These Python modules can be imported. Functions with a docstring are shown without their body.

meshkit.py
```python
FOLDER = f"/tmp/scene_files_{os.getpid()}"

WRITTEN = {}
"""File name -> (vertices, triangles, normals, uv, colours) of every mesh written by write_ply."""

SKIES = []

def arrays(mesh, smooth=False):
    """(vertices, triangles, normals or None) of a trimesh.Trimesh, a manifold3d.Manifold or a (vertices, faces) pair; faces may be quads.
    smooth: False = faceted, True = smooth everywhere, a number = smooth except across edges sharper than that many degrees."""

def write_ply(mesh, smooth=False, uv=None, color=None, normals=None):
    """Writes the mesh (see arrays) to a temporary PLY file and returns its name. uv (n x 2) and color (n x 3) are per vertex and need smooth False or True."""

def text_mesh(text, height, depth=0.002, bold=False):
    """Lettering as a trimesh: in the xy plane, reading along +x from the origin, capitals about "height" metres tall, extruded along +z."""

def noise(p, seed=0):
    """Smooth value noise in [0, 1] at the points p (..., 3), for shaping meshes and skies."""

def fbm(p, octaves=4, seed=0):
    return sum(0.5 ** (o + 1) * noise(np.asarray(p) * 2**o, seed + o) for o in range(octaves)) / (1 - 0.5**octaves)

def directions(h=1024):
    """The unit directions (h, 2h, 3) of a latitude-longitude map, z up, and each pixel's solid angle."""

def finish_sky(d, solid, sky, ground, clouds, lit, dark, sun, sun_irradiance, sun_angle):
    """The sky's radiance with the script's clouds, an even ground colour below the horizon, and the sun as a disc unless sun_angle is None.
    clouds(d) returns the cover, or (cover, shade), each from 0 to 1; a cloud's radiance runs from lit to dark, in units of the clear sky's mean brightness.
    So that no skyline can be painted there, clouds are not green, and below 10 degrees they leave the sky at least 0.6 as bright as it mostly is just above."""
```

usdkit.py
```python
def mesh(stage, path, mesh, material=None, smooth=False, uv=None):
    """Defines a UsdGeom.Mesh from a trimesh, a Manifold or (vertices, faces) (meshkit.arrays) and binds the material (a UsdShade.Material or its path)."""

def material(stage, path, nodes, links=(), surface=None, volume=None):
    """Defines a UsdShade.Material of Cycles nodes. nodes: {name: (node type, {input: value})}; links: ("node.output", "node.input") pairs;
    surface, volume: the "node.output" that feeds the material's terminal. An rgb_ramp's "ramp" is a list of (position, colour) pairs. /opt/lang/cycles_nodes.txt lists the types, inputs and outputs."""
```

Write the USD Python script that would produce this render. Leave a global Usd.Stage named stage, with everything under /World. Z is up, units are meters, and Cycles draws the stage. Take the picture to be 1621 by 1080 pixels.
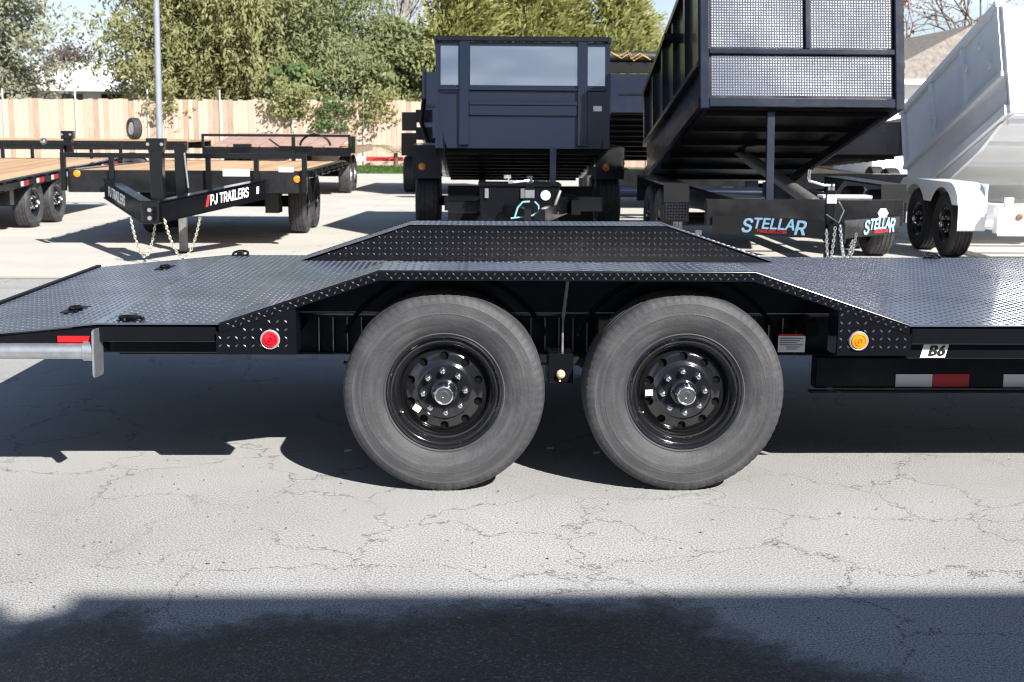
import math, random
import numpy as np, trimesh, usdkit, meshkit
import manifold3d as m3
from shapely.geometry import Polygon, Point
from pxr import Usd, UsdGeom, UsdLux, Gf, Sdf

rng = np.random.default_rng(7)
random.seed(7)
stage = Usd.Stage.CreateInMemory()
UsdGeom.SetStageUpAxis(stage, 'Z')
UsdGeom.Xform.Define(stage, '/World')
UsdGeom.Scope.Define(stage, '/World/Looks')

# ------------------------------------------------------------------ camera
PITCH, YAW, ROLL, CH, CD = .1652, .029, .007, 1.4142, 4.826
fw = np.array([math.sin(YAW) * math.cos(PITCH), math.cos(YAW) * math.cos(PITCH), -math.sin(PITCH)])
r0 = np.array([math.cos(YAW), -math.sin(YAW), 0]); u0 = np.cross(r0, fw)
RR = math.cos(ROLL) * r0 + math.sin(ROLL) * u0; UU = -math.sin(ROLL) * r0 + math.cos(ROLL) * u0
cam = UsdGeom.Camera.Define(stage, '/World/camera')
cam.CreateHorizontalApertureAttr(36.0); cam.CreateVerticalApertureAttr(36.0 * 682 / 1024)
cam.CreateFocalLengthAttr(36.0 * 2042.3 / 1621)
cam.CreateFStopAttr(7.1); cam.CreateFocusDistanceAttr(5.0)
EXPOSURE = 1.04
cam.CreateExposureAttr(EXPOSURE)
mtx = Gf.Matrix4d(*RR, 0, *UU, 0, *(-fw), 0, 0, -CD, CH, 1)
UsdGeom.Xformable(cam).AddTransformOp().Set(mtx)

# ------------------------------------------------------------------ sky and sun
SUN = np.array([.69, -1.15, 1.0]); SUN /= np.linalg.norm(SUN)
SUN_EL = math.asin(SUN[2]); SUN_ROT = math.atan2(SUN[0], SUN[1])
SKY_STRENGTH, SUN_INTENSITY = 0.055, 1.25
sun = UsdLux.DistantLight.Define(stage, '/World/sun')
sun.CreateIntensityAttr(SUN_INTENSITY); sun.CreateAngleAttr(.53); sun.CreateNormalizeAttr(True)
sun.CreateColorAttr(Gf.Vec3f(1.0, .965, .91))
zax = SUN; xax = np.cross([0, 0, 1], zax); xax /= np.linalg.norm(xax); yax = np.cross(zax, xax)
UsdGeom.Xformable(sun).AddTransformOp().Set(Gf.Matrix4d(*xax, 0, *yax, 0, *zax, 0, 0, 0, 30, 1))

def mat(name, nodes, links=(), surface='p.BSDF', volume=None):
    return usdkit.material(stage, '/World/Looks/' + name, nodes, links, surface, volume)

skym = mat('sky_look', {
    'sky': ('sky_texture', {'sky_type': 'single_scattering', 'sun_disc': False, 'sun_elevation': SUN_EL, 'sun_rotation': SUN_ROT, 'altitude': 100.0, 'aerosol_density': .7, 'ozone_density': 2.2}),
    'tc': ('texture_coordinate', {}),
    'mp': ('mapping', {'scale': (1.0, 1.0, 3.2)}),
    'n': ('noise_texture', {'scale': 4.2, 'detail': 8.0, 'roughness': .55, 'distortion': .4}),
    'rp': ('rgb_ramp', {'ramp': [(.54, (0, 0, 0)), (.72, (1, 1, 1))]}),
    'bw': ('rgb_to_bw', {}),
    'cl': ('vector_math', {'math_type': 'multiply', 'vector2': (1.75, 1.95, 2.3)}),
    'mx': ('mix_color', {}), 'sx': ('separate_xyz', {}), 'hz': ('map_range', {'range_type': 'smoothstep', 'from_min': .0, 'from_max': .30, 'to_min': .40, 'to_max': 0.0, 'clamp': True}), 'mxx': ('math', {'math_type': 'maximum', 'use_clamp': True}),
    'bg': ('background_shader', {'strength': SKY_STRENGTH})},
    [('tc.generated', 'mp.vector'), ('mp.vector', 'n.vector'), ('n.fac', 'rp.fac'), ('sky.color', 'bw.color'), ('bw.val', 'cl.vector1'),
     ('tc.generated', 'sx.vector'), ('sx.z', 'hz.value'), ('rp.color', 'mxx.value1'), ('hz.result', 'mxx.value2'), ('mxx.value', 'mx.fac'), ('sky.color', 'mx.a'), ('cl.vector', 'mx.b'), ('mx.result', 'bg.color')], surface='bg.background')
dome = UsdLux.DomeLight.Define(stage, '/World/sky')
from pxr import UsdShade
UsdShade.MaterialBindingAPI.Apply(dome.GetPrim()).Bind(skym)
dome.GetPrim().SetCustomDataByKey('kind', 'structure')

# ------------------------------------------------------------------ materials
def simple(name, col, rough=.5, metal=0.0, spec=.5, var=0.0, vscale=8.0, bump=0.0, bscale=60.0, coat=0.0, col2=None, rvar=0.0):
    nodes = {'p': ('principled_bsdf', {'base_color': col, 'roughness': rough, 'metallic': metal, 'specular_ior_level': spec, 'coat_weight': coat, 'coat_roughness': .08}),
             'g': ('geometry', {})}
    links = []
    if var or col2:
        c2 = col2 or tuple(min(1, c * (1 + var)) for c in col)
        c1 = col if col2 else tuple(c * (1 - var) for c in col)
        nodes['n'] = ('noise_texture', {'scale': vscale, 'detail': 6.0, 'roughness': .6})
        nodes['r'] = ('rgb_ramp', {'ramp': [(.3, c1), (.7, c2)]})
        links += [('g.position', 'n.vector'), ('n.fac', 'r.fac'), ('r.color', 'p.base_color')]
    if rvar:
        nodes['n3'] = ('noise_texture', {'scale': vscale * .7, 'detail': 5.0, 'roughness': .6})
        nodes['mr'] = ('map_range', {'from_min': .3, 'from_max': .7, 'to_min': max(.03, rough - rvar), 'to_max': rough + rvar})
        links += [('g.position', 'n3.vector'), ('n3.fac', 'mr.value'), ('mr.result', 'p.roughness')]
    if bump:
        nodes['n2'] = ('noise_texture', {'scale': bscale, 'detail': 4.0})
        nodes['b'] = ('bump', {'strength': 1.0, 'distance': bump})
        links += [('g.position', 'n2.vector'), ('n2.fac', 'b.height'), ('b.normal', 'p.normal')]
    return mat(name, nodes, links)

M = {}
M['black'] = simple('black_paint', (.0055, .006, .0080), .17, rvar=.06, vscale=3, bump=.0006, bscale=25, spec=.4)
M['black_dusty'] = simple('dusty_black_paint', (.007, .0075, .009), .24, col2=(.020, .020, .022), vscale=5, rvar=.08, spec=.3)
M['deck'] = simple('deck_tread_paint', (.050, .057, .080), .28, col2=(.085, .095, .128), vscale=2.2, rvar=.09, spec=.8, coat=.4)
M['plate'] = simple('tread_plate_paint', (.005, .0052, .0075), .2, rvar=.05, vscale=6, spec=.35)
M['tread'] = simple('scuffed_tread_lozenges', (.045, .047, .058), .30, spec=1.0)
M['under'] = simple('underside_black', (.0055, .0055, .006), .4, var=.4, vscale=4, spec=.1)
M['gloss'] = simple('gloss_black_wheel', (.008, .008, .0095), .12, coat=.7, spec=.6, rvar=.04, vscale=20)
M['rubber'] = simple('tread_rubber', (.022, .022, .023), .75, var=.4, vscale=18, bump=.001, bscale=120)
M['chrome'] = simple('chrome', (.75, .75, .76), .18, metal=1.0, rvar=.08, vscale=60)
M['zinc'] = simple('zinc_plate', (.58, .59, .60), .35, metal=1.0, var=.15, vscale=30)
M['galv'] = simple('galvanised_pipe', (.50, .52, .54), .38, metal=.85, var=.15, vscale=22)
M['steel_worn'] = simple('worn_steel', (.26, .25, .24), .45, metal=.6, var=.3, vscale=30)
M['brass'] = simple('yellow_zinc_chain', (.56, .51, .40), .38, metal=.85, var=.2, vscale=40)
M['red'] = simple('red_lens', (.46, .008, .02), .14, spec=.7)
M['amber'] = simple('amber_lens', (.74, .23, .008), .14, spec=.7)
M['red_tape'] = simple('red_reflector', (.42, .01, .012), .35)
M['white_tape'] = simple('silver_reflector', (.62, .64, .67), .35)
M['sticker'] = simple('white_sticker', (.78, .78, .78), .5)
M['sticker_text'] = simple('sticker_print', (.20, .23, .32), .5)
M['lens_ring'] = simple('lamp_ring', (.48, .48, .50), .35, metal=.5)
M['cap_tan'] = simple('tan_grease_cap', (.62, .42, .28), .45)
M['letter_white'] = simple('white_lettering', (.80, .80, .80), .5)
M['letter_red'] = simple('red_lettering', (.60, .03, .03), .5)
M['letter_blue'] = simple('pale_blue_lettering', (.38, .66, .90), .5)
M['letter_black'] = simple('black_lettering', (.01, .01, .01), .5)
M['navy'] = simple('dark_blue_grey_paint', (.008, .0115, .023), .16, rvar=.05, vscale=2.5, bump=.0012, bscale=4, spec=.45)
M['navy_gloss'] = mat('gloss_front_panel_paint', {'g': ('geometry', {}), 'mp': ('mapping', {'scale': (.7, .7, 1.7)}), 'n': ('noise_texture', {'scale': 1.3, 'detail': 1.0, 'roughness': .5}), 'b': ('bump', {'distance': .022}),
    'p': ('principled_bsdf', {'base_color': (.52, .50, .49), 'metallic': 1.0, 'roughness': .13})}, [('g.position', 'mp.vector'), ('mp.vector', 'n.vector'), ('n.fac', 'b.height'), ('b.normal', 'p.normal')])
M['white_paint'] = simple('white_trailer_paint', (.87, .88, .90), .28, rvar=.05, vscale=3)
M['blue_cable'] = simple('teal_cable', (.22, .45, .50), .4)
M['cord'] = simple('yellow_cord', (.70, .42, .05), .6)
M['tarp'] = simple('black_tarp', (.02, .02, .022), .55, bump=.01, bscale=9)
M['pole'] = simple('pole_grey_paint', (.24, .27, .31), .45, var=.1, vscale=6)
M['stucco'] = simple('stucco_wall', (.36, .36, .37), .85, var=.06, vscale=1.5)
M['white_wall'] = simple('white_wall', (.80, .80, .79), .7, var=.05, vscale=2)
M['roof_grey'] = simple('roof_shingles', (.24, .21, .19), .85, var=.3, vscale=7, bump=.02, bscale=9)
M['roof_pale'] = simple('pale_roof', (.62, .62, .63), .7, var=.1, vscale=3)
M['dark_glass'] = simple('dark_window', (.02, .025, .03), .08)
M['trunk'] = simple('bark', (.13, .10, .075), .9, var=.4, vscale=9, bump=.02, bscale=14)
M['trunk_pale'] = simple('pale_bark', (.30, .27, .24), .9, var=.3, vscale=7)
M['rust'] = simple('rust_hub', (.20, .10, .06), .8, var=.4, vscale=40)
M['grey_glass'] = simple('hub_face', (.30, .31, .33), .25, metal=.9)

def dusty_tyre():
    # sidewall rubber with grey dust scuffed round in rings; object space around the wheel's axle
    return mat('dusty_sidewall', {
        'tc': ('texture_coordinate', {}), 'sx': ('separate_xyz', {}),
        'x2': ('math', {'math_type': 'multiply'}), 'z2': ('math', {'math_type': 'multiply'}), 'ad': ('math', {'math_type': 'add'}), 'rr': ('math', {'math_type': 'sqrt'}),
        'dx': ('math', {'math_type': 'divide'}), 'dz': ('math', {'math_type': 'divide'}), 'rs': ('math', {'math_type': 'multiply', 'value2': 38.0}),
        'cv': ('combine_xyz', {}), 'n': ('noise_texture', {'scale': 1.0, 'detail': 6.0, 'roughness': .65}),
        'n2': ('noise_texture', {'scale': 5.5, 'detail': 6.0, 'roughness': .7}), 'm': ('mix_float', {'fac': .45}),
        'r': ('rgb_ramp', {'ramp': [(.32, (.024, .024, .026)), (.5, (.046, .046, .050)), (.68, (.088, .087, .089))]}),
        'b1': ('noise_texture', {'scale': 90.0, 'detail': 3.0}), 'b': ('bump', {'distance': .0012}),
        'p': ('principled_bsdf', {'roughness': .62, 'specular_ior_level': .35})},
        [('tc.object', 'sx.vector'), ('sx.x', 'x2.value1'), ('sx.x', 'x2.value2'), ('sx.z', 'z2.value1'), ('sx.z', 'z2.value2'), ('x2.value', 'ad.value1'), ('z2.value', 'ad.value2'),
         ('ad.value', 'rr.value1'), ('sx.x', 'dx.value1'), ('rr.value', 'dx.value2'), ('sx.z', 'dz.value1'), ('rr.value', 'dz.value2'), ('rr.value', 'rs.value1'), ('dx.value', 'cv.x'), ('rs.value', 'cv.y'), ('dz.value', 'cv.z'),
         ('cv.vector', 'n.vector'), ('tc.object', 'n2.vector'), ('n.fac', 'm.a'), ('n2.fac', 'm.b'), ('m.result', 'r.fac'), ('r.color', 'p.base_color'),
         ('tc.object', 'b1.vector'), ('b1.fac', 'b.height'), ('b.normal', 'p.normal')])
M['sidewall'] = dusty_tyre()

def paving(name, lo, hi, speck, crack_scale, crack_w, crack_dark, tint_scale=.5, rough=.85, bump=.0012, crack_mask=(.42, .6), grain=125.0, tint=(.84, 1.06), extra=None):
    nodes = {
        'g': ('geometry', {}),
        'wn': ('noise_texture', {'scale': 1.7, 'detail': 9.0, 'roughness': .66}), 'ws': ('vector_math', {'math_type': 'scale', 'scale': .8}), 'wa': ('vector_math', {'math_type': 'add'}),
        'v': ('voronoi_texture', {'feature': 'distance_to_edge', 'dimensions': '2D', 'scale': crack_scale}),
        'vr': ('map_range', {'from_min': 0.0, 'from_max': crack_w, 'to_min': 1.0, 'to_max': 0.0, 'clamp': True}),
        'cm': ('noise_texture', {'scale': .9, 'detail': 4.0}), 'cr': ('map_range', {'from_min': crack_mask[0], 'from_max': crack_mask[1], 'to_min': 0.0, 'to_max': 1.0, 'clamp': True}),
        'ck': ('math', {'math_type': 'multiply', 'use_clamp': True}),
        'gn': ('noise_texture', {'scale': grain, 'detail': 3.0, 'roughness': .75}), 'gr': ('rgb_ramp', {'ramp': [(.26, speck), (.44, lo), (.58, hi)]}),
        'tn': ('noise_texture', {'scale': tint_scale, 'detail': 7.0, 'roughness': .62}), 'tr': ('rgb_ramp', {'ramp': [(.3, (tint[0], tint[0] * .99, tint[0] * .97)), (.7, (tint[1],) * 3)]}),
        'mul': ('mix_color', {'blend_type': 'multiply', 'fac': 1.0, 'use_clamp': False}),
        'cx': ('mix_color', {'b': crack_dark}),
        'hs': ('math', {'math_type': 'subtract'}), 'b': ('bump', {'distance': bump}),
        'p': ('principled_bsdf', {'roughness': rough, 'specular_ior_level': .3})}
    links = [('g.position', 'wn.vector'), ('wn.color', 'ws.vector1'), ('ws.vector', 'wa.vector1'), ('g.position', 'wa.vector2'), ('wa.vector', 'v.vector'), ('v.distance', 'vr.value'),
             ('g.position', 'cm.vector'), ('cm.fac', 'cr.value'), ('vr.result', 'ck.value1'), ('cr.result', 'ck.value2'), ('g.position', 'gn.vector'), ('gn.fac', 'gr.fac'),
             ('g.position', 'tn.vector'), ('tn.fac', 'tr.fac'), ('gr.color', 'mul.a'), ('tr.color', 'mul.b'), ('mul.result', 'cx.a'), ('ck.value', 'cx.fac'), ('cx.result', 'p.base_color'),
             ('gn.fac', 'hs.value1'), ('ck.value', 'hs.value2'), ('hs.value', 'b.height'), ('b.normal', 'p.normal')]
    return mat(name, nodes, links)
M['asphalt'] = paving('weathered_asphalt', (.24, .237, .234), (.50, .497, .488), (.035, .035, .035), 1.9, .010, (.05, .048, .046), crack_mask=(.36, .52), bump=.0002, tint=(.74, 1.06), grain=150.0)
M['concrete'] = paving('pale_concrete', (.46, .44, .40), (.52, .50, .46), (.36, .34, .31), .35, .006, (.22, .21, .19), tint_scale=.7, rough=.9, bump=.002, grain=60.0, tint=(.88, 1.05))
M['old_asphalt'] = paving('grey_asphalt_band', (.27, .265, .26), (.36, .355, .35), (.14, .14, .14), 1.4, .02, (.09, .09, .09), tint_scale=1.4, tint=(.78, 1.1))
M['yellow_line'] = simple('faded_yellow_line', (.50, .40, .20), .8, col2=(.42, .38, .32), vscale=6)
M['dirt'] = simple('dirt', (.24, .20, .15), .95, var=.25, vscale=2)

def wood(name, a, b, scale=2.0):
    return mat(name, {'g': ('geometry', {}), 'oi': ('object_info', {}), 'mp': ('mapping', {'scale': (scale * 9, scale * 9, scale * .8)}), 'n': ('noise_texture', {'scale': 1.0, 'detail': 6.0, 'roughness': .65}),
                      'm': ('math', {'math_type': 'multiply_add', 'value2': .95, 'value3': -.22}), 'ad': ('math', {'math_type': 'add'}), 'r': ('rgb_ramp', {'ramp': [(.2, a), (.8, b)]}),
                      'hn': ('noise_texture', {'scale': .6, 'detail': 4.0}), 'p': ('principled_bsdf', {'roughness': .8, 'specular_ior_level': .25})},
               [('g.position', 'mp.vector'), ('mp.vector', 'n.vector'), ('oi.random', 'm.value1'), ('m.value', 'ad.value1'), ('n.fac', 'ad.value2'), ('ad.value', 'r.fac'), ('r.color', 'p.base_color')])
M['fence'] = wood('weathered_fence_board', (.31, .215, .165), (.52, .385, .305))
M['fence_post'] = simple('steel_fence_post', (.52, .52, .50), .5, metal=.3)
M['plank'] = mat('deck_plank', {'g': ('geometry', {}), 'oi': ('object_info', {}), 'mp': ('mapping', {'scale': (14, .9, 14)}), 'n': ('noise_texture', {'scale': 1.0, 'detail': 6.0, 'roughness': .65}),
                      'm': ('math', {'math_type': 'multiply_add', 'value2': .5, 'value3': -.05}), 'ad': ('math', {'math_type': 'add'}), 'r': ('rgb_ramp', {'ramp': [(.2, (.30, .18, .10)), (.85, (.52, .345, .21))]}),
                      'p': ('principled_bsdf', {'roughness': .75, 'specular_ior_level': .25})},
               [('g.position', 'mp.vector'), ('mp.vector', 'n.vector'), ('oi.random', 'm.value1'), ('m.value', 'ad.value1'), ('n.fac', 'ad.value2'), ('ad.value', 'r.fac'), ('r.color', 'p.base_color')])

def leaf(name, a, b, c, clump=.9, tr=.48):
    return mat(name, {'g': ('geometry', {}), 'n': ('noise_texture', {'scale': clump, 'detail': 3.0}), 'm': ('mix_float', {'fac': .5}), 'r': ('rgb_ramp', {'ramp': [(.18, a), (.5, b), (.85, c)]}),
                      'd': ('principled_bsdf', {'roughness': .5, 'specular_ior_level': .35}), 't': ('translucent_bsdf', {}), 'x': ('mix_closure', {'fac': tr})},
               [('g.position', 'n.vector'), ('g.random_per_island', 'm.a'), ('n.fac', 'm.b'), ('m.result', 'r.fac'), ('r.color', 'd.base_color'), ('r.color', 't.color'), ('d.BSDF', 'x.closure1'), ('t.BSDF', 'x.closure2')], surface='x.closure')
M['leaf_olive'] = leaf('olive_leaves', (0.25, 0.255, 0.11), (0.44, 0.43, 0.21), (0.62, 0.59, 0.34))
M['leaf_green'] = leaf('green_leaves', (0.21, 0.24, 0.11), (0.36, 0.385, 0.195), (0.53, 0.53, 0.3))
M['leaf_pale'] = leaf('pale_grey_leaves', (0.3, 0.315, 0.22), (0.48, 0.485, 0.38), (0.66, 0.655, 0.55))
M['leaf_conifer'] = leaf('conifer_needles', (0.28, 0.29, 0.1), (0.5, 0.48, 0.2), (0.66, 0.62, 0.32), clump=1.3)
M['leaf_bright'] = leaf('bright_leaves', (.11, .165, .06), (.20, .26, .11), (.31, .36, .19))
M['leaf_brown'] = leaf('purple_brown_twigs', (.12, .085, .08), (.19, .14, .13), (.27, .20, .18))
M['leaf_orange'] = leaf('orange_leaves', (.30, .13, .05), (.42, .20, .08), (.50, .30, .14))
M['grass'] = leaf('grass_blades', (.06, .13, .02), (.11, .21, .04), (.18, .28, .07))

# ------------------------------------------------------------------ mesh helpers
class MB:
    def __init__(s): s.v, s.f, s.n = [], [], 0
    def add(s, v, f):
        v = np.asarray(v, float); f = np.asarray(f, int)
        if f.shape[1] == 4: f = np.vstack([f[:, [0, 1, 2]], f[:, [0, 2, 3]]])
        s.v.append(v); s.f.append(f + s.n); s.n += len(v); return s
    def tm(s, m): return s.add(m.vertices, m.faces)
    def man(s, m):
        k = m.to_mesh(); return s.add(k.vert_properties[:, :3], k.tri_verts)
    def box(s, x0, x1, y0, y1, z0, z1, c=0.0):
        x0, x1 = min(x0, x1), max(x0, x1); y0, y1 = min(y0, y1), max(y0, y1); z0, z1 = min(z0, z1), max(z0, z1)
        if c:
            c = min(c, (x1 - x0) * .3, (y1 - y0) * .3, (z1 - z0) * .3)
            P = []
            for X, sx in ((x0, 1), (x1, -1)):
                for Y, sy in ((y0, 1), (y1, -1)):
                    for Z, sz in ((z0, 1), (z1, -1)):
                        P += [(X, Y + sy * c, Z + sz * c), (X + sx * c, Y, Z + sz * c), (X + sx * c, Y + sy * c, Z)]
            return s.man(m3.Manifold.hull_points(np.array(P)))
        v = [(x, y, z) for z in (z0, z1) for x, y in ((x0, y0), (x1, y0), (x1, y1), (x0, y1))]
        return s.add(v, [[0, 3, 2, 1], [4, 5, 6, 7], [0, 1, 5, 4], [1, 2, 6, 5], [2, 3, 7, 6], [3, 0, 4, 7]])
    def bar(s, a, b, w, h, up=(0, 0, 1), w2=None, h2=None):
        a, b = np.array(a, float), np.array(b, float); d = b - a; d /= np.linalg.norm(d)
        r = np.cross(d, up); r /= np.linalg.norm(r); u = np.cross(r, d)
        w2, h2 = w2 or w, h2 or h
        v = [a - r * w / 2 - u * h / 2, a + r * w / 2 - u * h / 2, a + r * w / 2 + u * h / 2, a - r * w / 2 + u * h / 2,
             b - r * w2 / 2 - u * h2 / 2, b + r * w2 / 2 - u * h2 / 2, b + r * w2 / 2 + u * h2 / 2, b - r * w2 / 2 + u * h2 / 2]
        return s.add(v, [[3, 2, 1, 0], [4, 5, 6, 7], [0, 1, 5, 4], [1, 2, 6, 5], [2, 3, 7, 6], [3, 0, 4, 7]])
    def tube(s, pts, r, n=8, cap=True):
        pts = np.array(pts, float); k = len(pts); rs = np.full(k, r) if np.ndim(r) == 0 else np.array(r, float)
        V = []; t0 = None
        for i in range(k):
            t = pts[min(i + 1, k - 1)] - pts[max(i - 1, 0)]; t /= np.linalg.norm(t) + 1e-12
            if t0 is None:
                a = np.cross(t, [0, 0, 1.0]);
                if np.linalg.norm(a) < .05: a = np.cross(t, [1.0, 0, 0])
            else: a = t0 - t * (t0 @ t)
            a /= np.linalg.norm(a); t0 = a; b = np.cross(t, a)
            an = np.arange(n) * 2 * np.pi / n
            V.append(pts[i] + rs[i] * (np.cos(an)[:, None] * a + np.sin(an)[:, None] * b))
        V = np.vstack(V); F = []
        for i in range(k - 1):
            for j in range(n):
                F.append([i * n + j, i * n + (j + 1) % n, (i + 1) * n + (j + 1) % n, (i + 1) * n + j])
        F = np.array(F); F = np.vstack([F[:, [0, 1, 2]], F[:, [0, 2, 3]]])
        if cap:
            F = np.vstack([F, [[0, j + 1, j] for j in range(1, n - 1)], [[(k - 1) * n, (k - 1) * n + j, (k - 1) * n + j + 1] for j in range(1, n - 1)]])
        return s.add(V, F)
    def cyl(s, a, b, r, n=20, r2=None): return s.tube([a, b], [r, r2 if r2 else r], n)
    def ball(s, c, r, sub=2, sc=(1, 1, 1)):
        m = trimesh.creation.icosphere(sub, r); m.vertices *= sc; m.vertices += c; return s.tm(m)
    def lathe(s, prof, c, n=64, axis='y'):
        # prof: (radius, along) points; revolved about the axis through c
        P = np.array(prof, float); k = len(P); an = np.arange(n) * 2 * np.pi / n
        r, y = P[:, 0][:, None], P[:, 1][:, None]
        if axis == 'y': V = np.stack([r * np.cos(an), y + 0 * an, r * np.sin(an)], -1)
        else: V = np.stack([r * np.cos(an), r * np.sin(an), y + 0 * an], -1)
        V = V.reshape(-1, 3) + c; F = []
        for i in range(k - 1):
            for j in range(n):
                q = [i * n + j, (i + 1) * n + j, (i + 1) * n + (j + 1) % n, i * n + (j + 1) % n]
                F.append(q if axis == 'y' else q[::-1])
        return s.add(V, F)
    def prism(s, poly, o, u, v, thick):
        # polygon in the (u, v) plane at o, extruded by thick along u x v
        pl = poly if isinstance(poly, Polygon) else Polygon(poly)
        m = trimesh.creation.extrude_polygon(pl, 1.0, engine='earcut')
        u, v, o = np.array(u, float), np.array(v, float), np.array(o, float); n = np.cross(u, v); n /= np.linalg.norm(n)
        X = m.vertices
        f = m.faces if thick > 0 else m.faces[:, ::-1]
        return s.add(o + X[:, :1] * u + X[:, 1:2] * v + X[:, 2:] * n * thick, f)
    def quad(s, a, b, c, d): return s.add([a, b, c, d], [[0, 1, 2, 3]])
    def xf(s, fn):
        s.v = [fn(v) for v in s.v]; return s

USED = {}
def numbered(path):
    k = USED.get(path, -1) + 1; USED[path] = k
    return path if k == 0 else f'{path}_{k:03d}'
BASE = {}
def P_(o): return str(o.GetPath()) if hasattr(o, 'GetPath') else str(o)
def tag(prim, label=None, cat=None, group=None, kind=None):
    p = prim.GetPrim() if hasattr(prim, 'GetPrim') else prim
    for k, v in (('label', label), ('category', cat), ('group', group), ('kind', kind)):
        if v: p.SetCustomDataByKey(k, v)
    return prim
def thing(name, label, cat, base=(0, 0, 0), group=None, kind=None):
    x = UsdGeom.Xform.Define(stage, numbered('/World/' + name)); x.AddTranslateOp().Set(Gf.Vec3d(*map(float, base)))
    BASE[P_(x)] = np.array(base, float); tag(x, label, cat, group, kind); return x
def holder(name, parent, at=None):
    # a part that has sub-parts: an Xform at its own place
    x = UsdGeom.Xform.Define(stage, numbered(P_(parent) + '/' + name)); b = BASE[P_(parent)]
    if at is not None: x.AddTranslateOp().Set(Gf.Vec3d(*map(float, np.array(at) - b))); BASE[P_(x)] = np.array(at, float)
    else: BASE[P_(x)] = b
    return x
def obj(name, mb, material, parent=None, smooth=30, kind=None, label=None, base=None):
    """One mesh; vertices of mb are in world coordinates."""
    if isinstance(mb, MB): v, f = np.vstack(mb.v), np.vstack(mb.f)
    else: v, f = np.asarray(mb[0], float), np.asarray(mb[1])
    if parent is not None:
        b = BASE[P_(parent)]; path = numbered(P_(parent) + '/' + name)
    else: b = np.array(base if base is not None else (0, 0, 0), float); path = numbered('/World/' + name)
    m = usdkit.mesh(stage, path, (v - b, f), M[material] if isinstance(material, str) else material, smooth=smooth)
    if parent is None and base is not None: m.AddTranslateOp().Set(Gf.Vec3d(*map(float, b)))
    BASE[path] = b
    tag(m, label=label, kind=kind)
    return m

# ------------------------------------------------------------------ ground
def sheet(name, x0, x1, y0, y1, z, material):
    return obj(name, MB().quad((x0, y0, z), (x1, y0, z), (x1, y1, z), (x0, y1, z)), material, kind='structure', smooth=False)
tag(sheet('terrain', -400, 400, -400, 400, -.06, 'dirt'), kind='structure')
sheet('asphalt_ground', -30, 30, -30, 6.3, 0, 'asphalt')
sheet('asphalt_band', -30, 30, 6.3, 7.30, -.004, 'old_asphalt')
lot = UsdGeom.Xform.Define(stage, '/World/concrete_lot'); tag(lot, kind='structure'); BASE['/World/concrete_lot'] = np.zeros(3)
SX, SY = 4.6, 4.4
for i in range(9):
    for j in range(7):
        x, y = -22 + i * SX, 7.36 + j * SY
        m = MB().box(x + .006, x + SX - .006, y + .006, y + SY - .006, -.055, rng.uniform(-.001, .003))
        obj('concrete_slab', m, 'concrete', lot, smooth=False)
obj('yellow_line', MB().quad((-30, 7.12, .0), (-2.2, 7.12, 0), (-2.2, 7.24, 0), (-30, 7.24, 0)), 'yellow_line', kind='structure', smooth=False)
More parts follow.
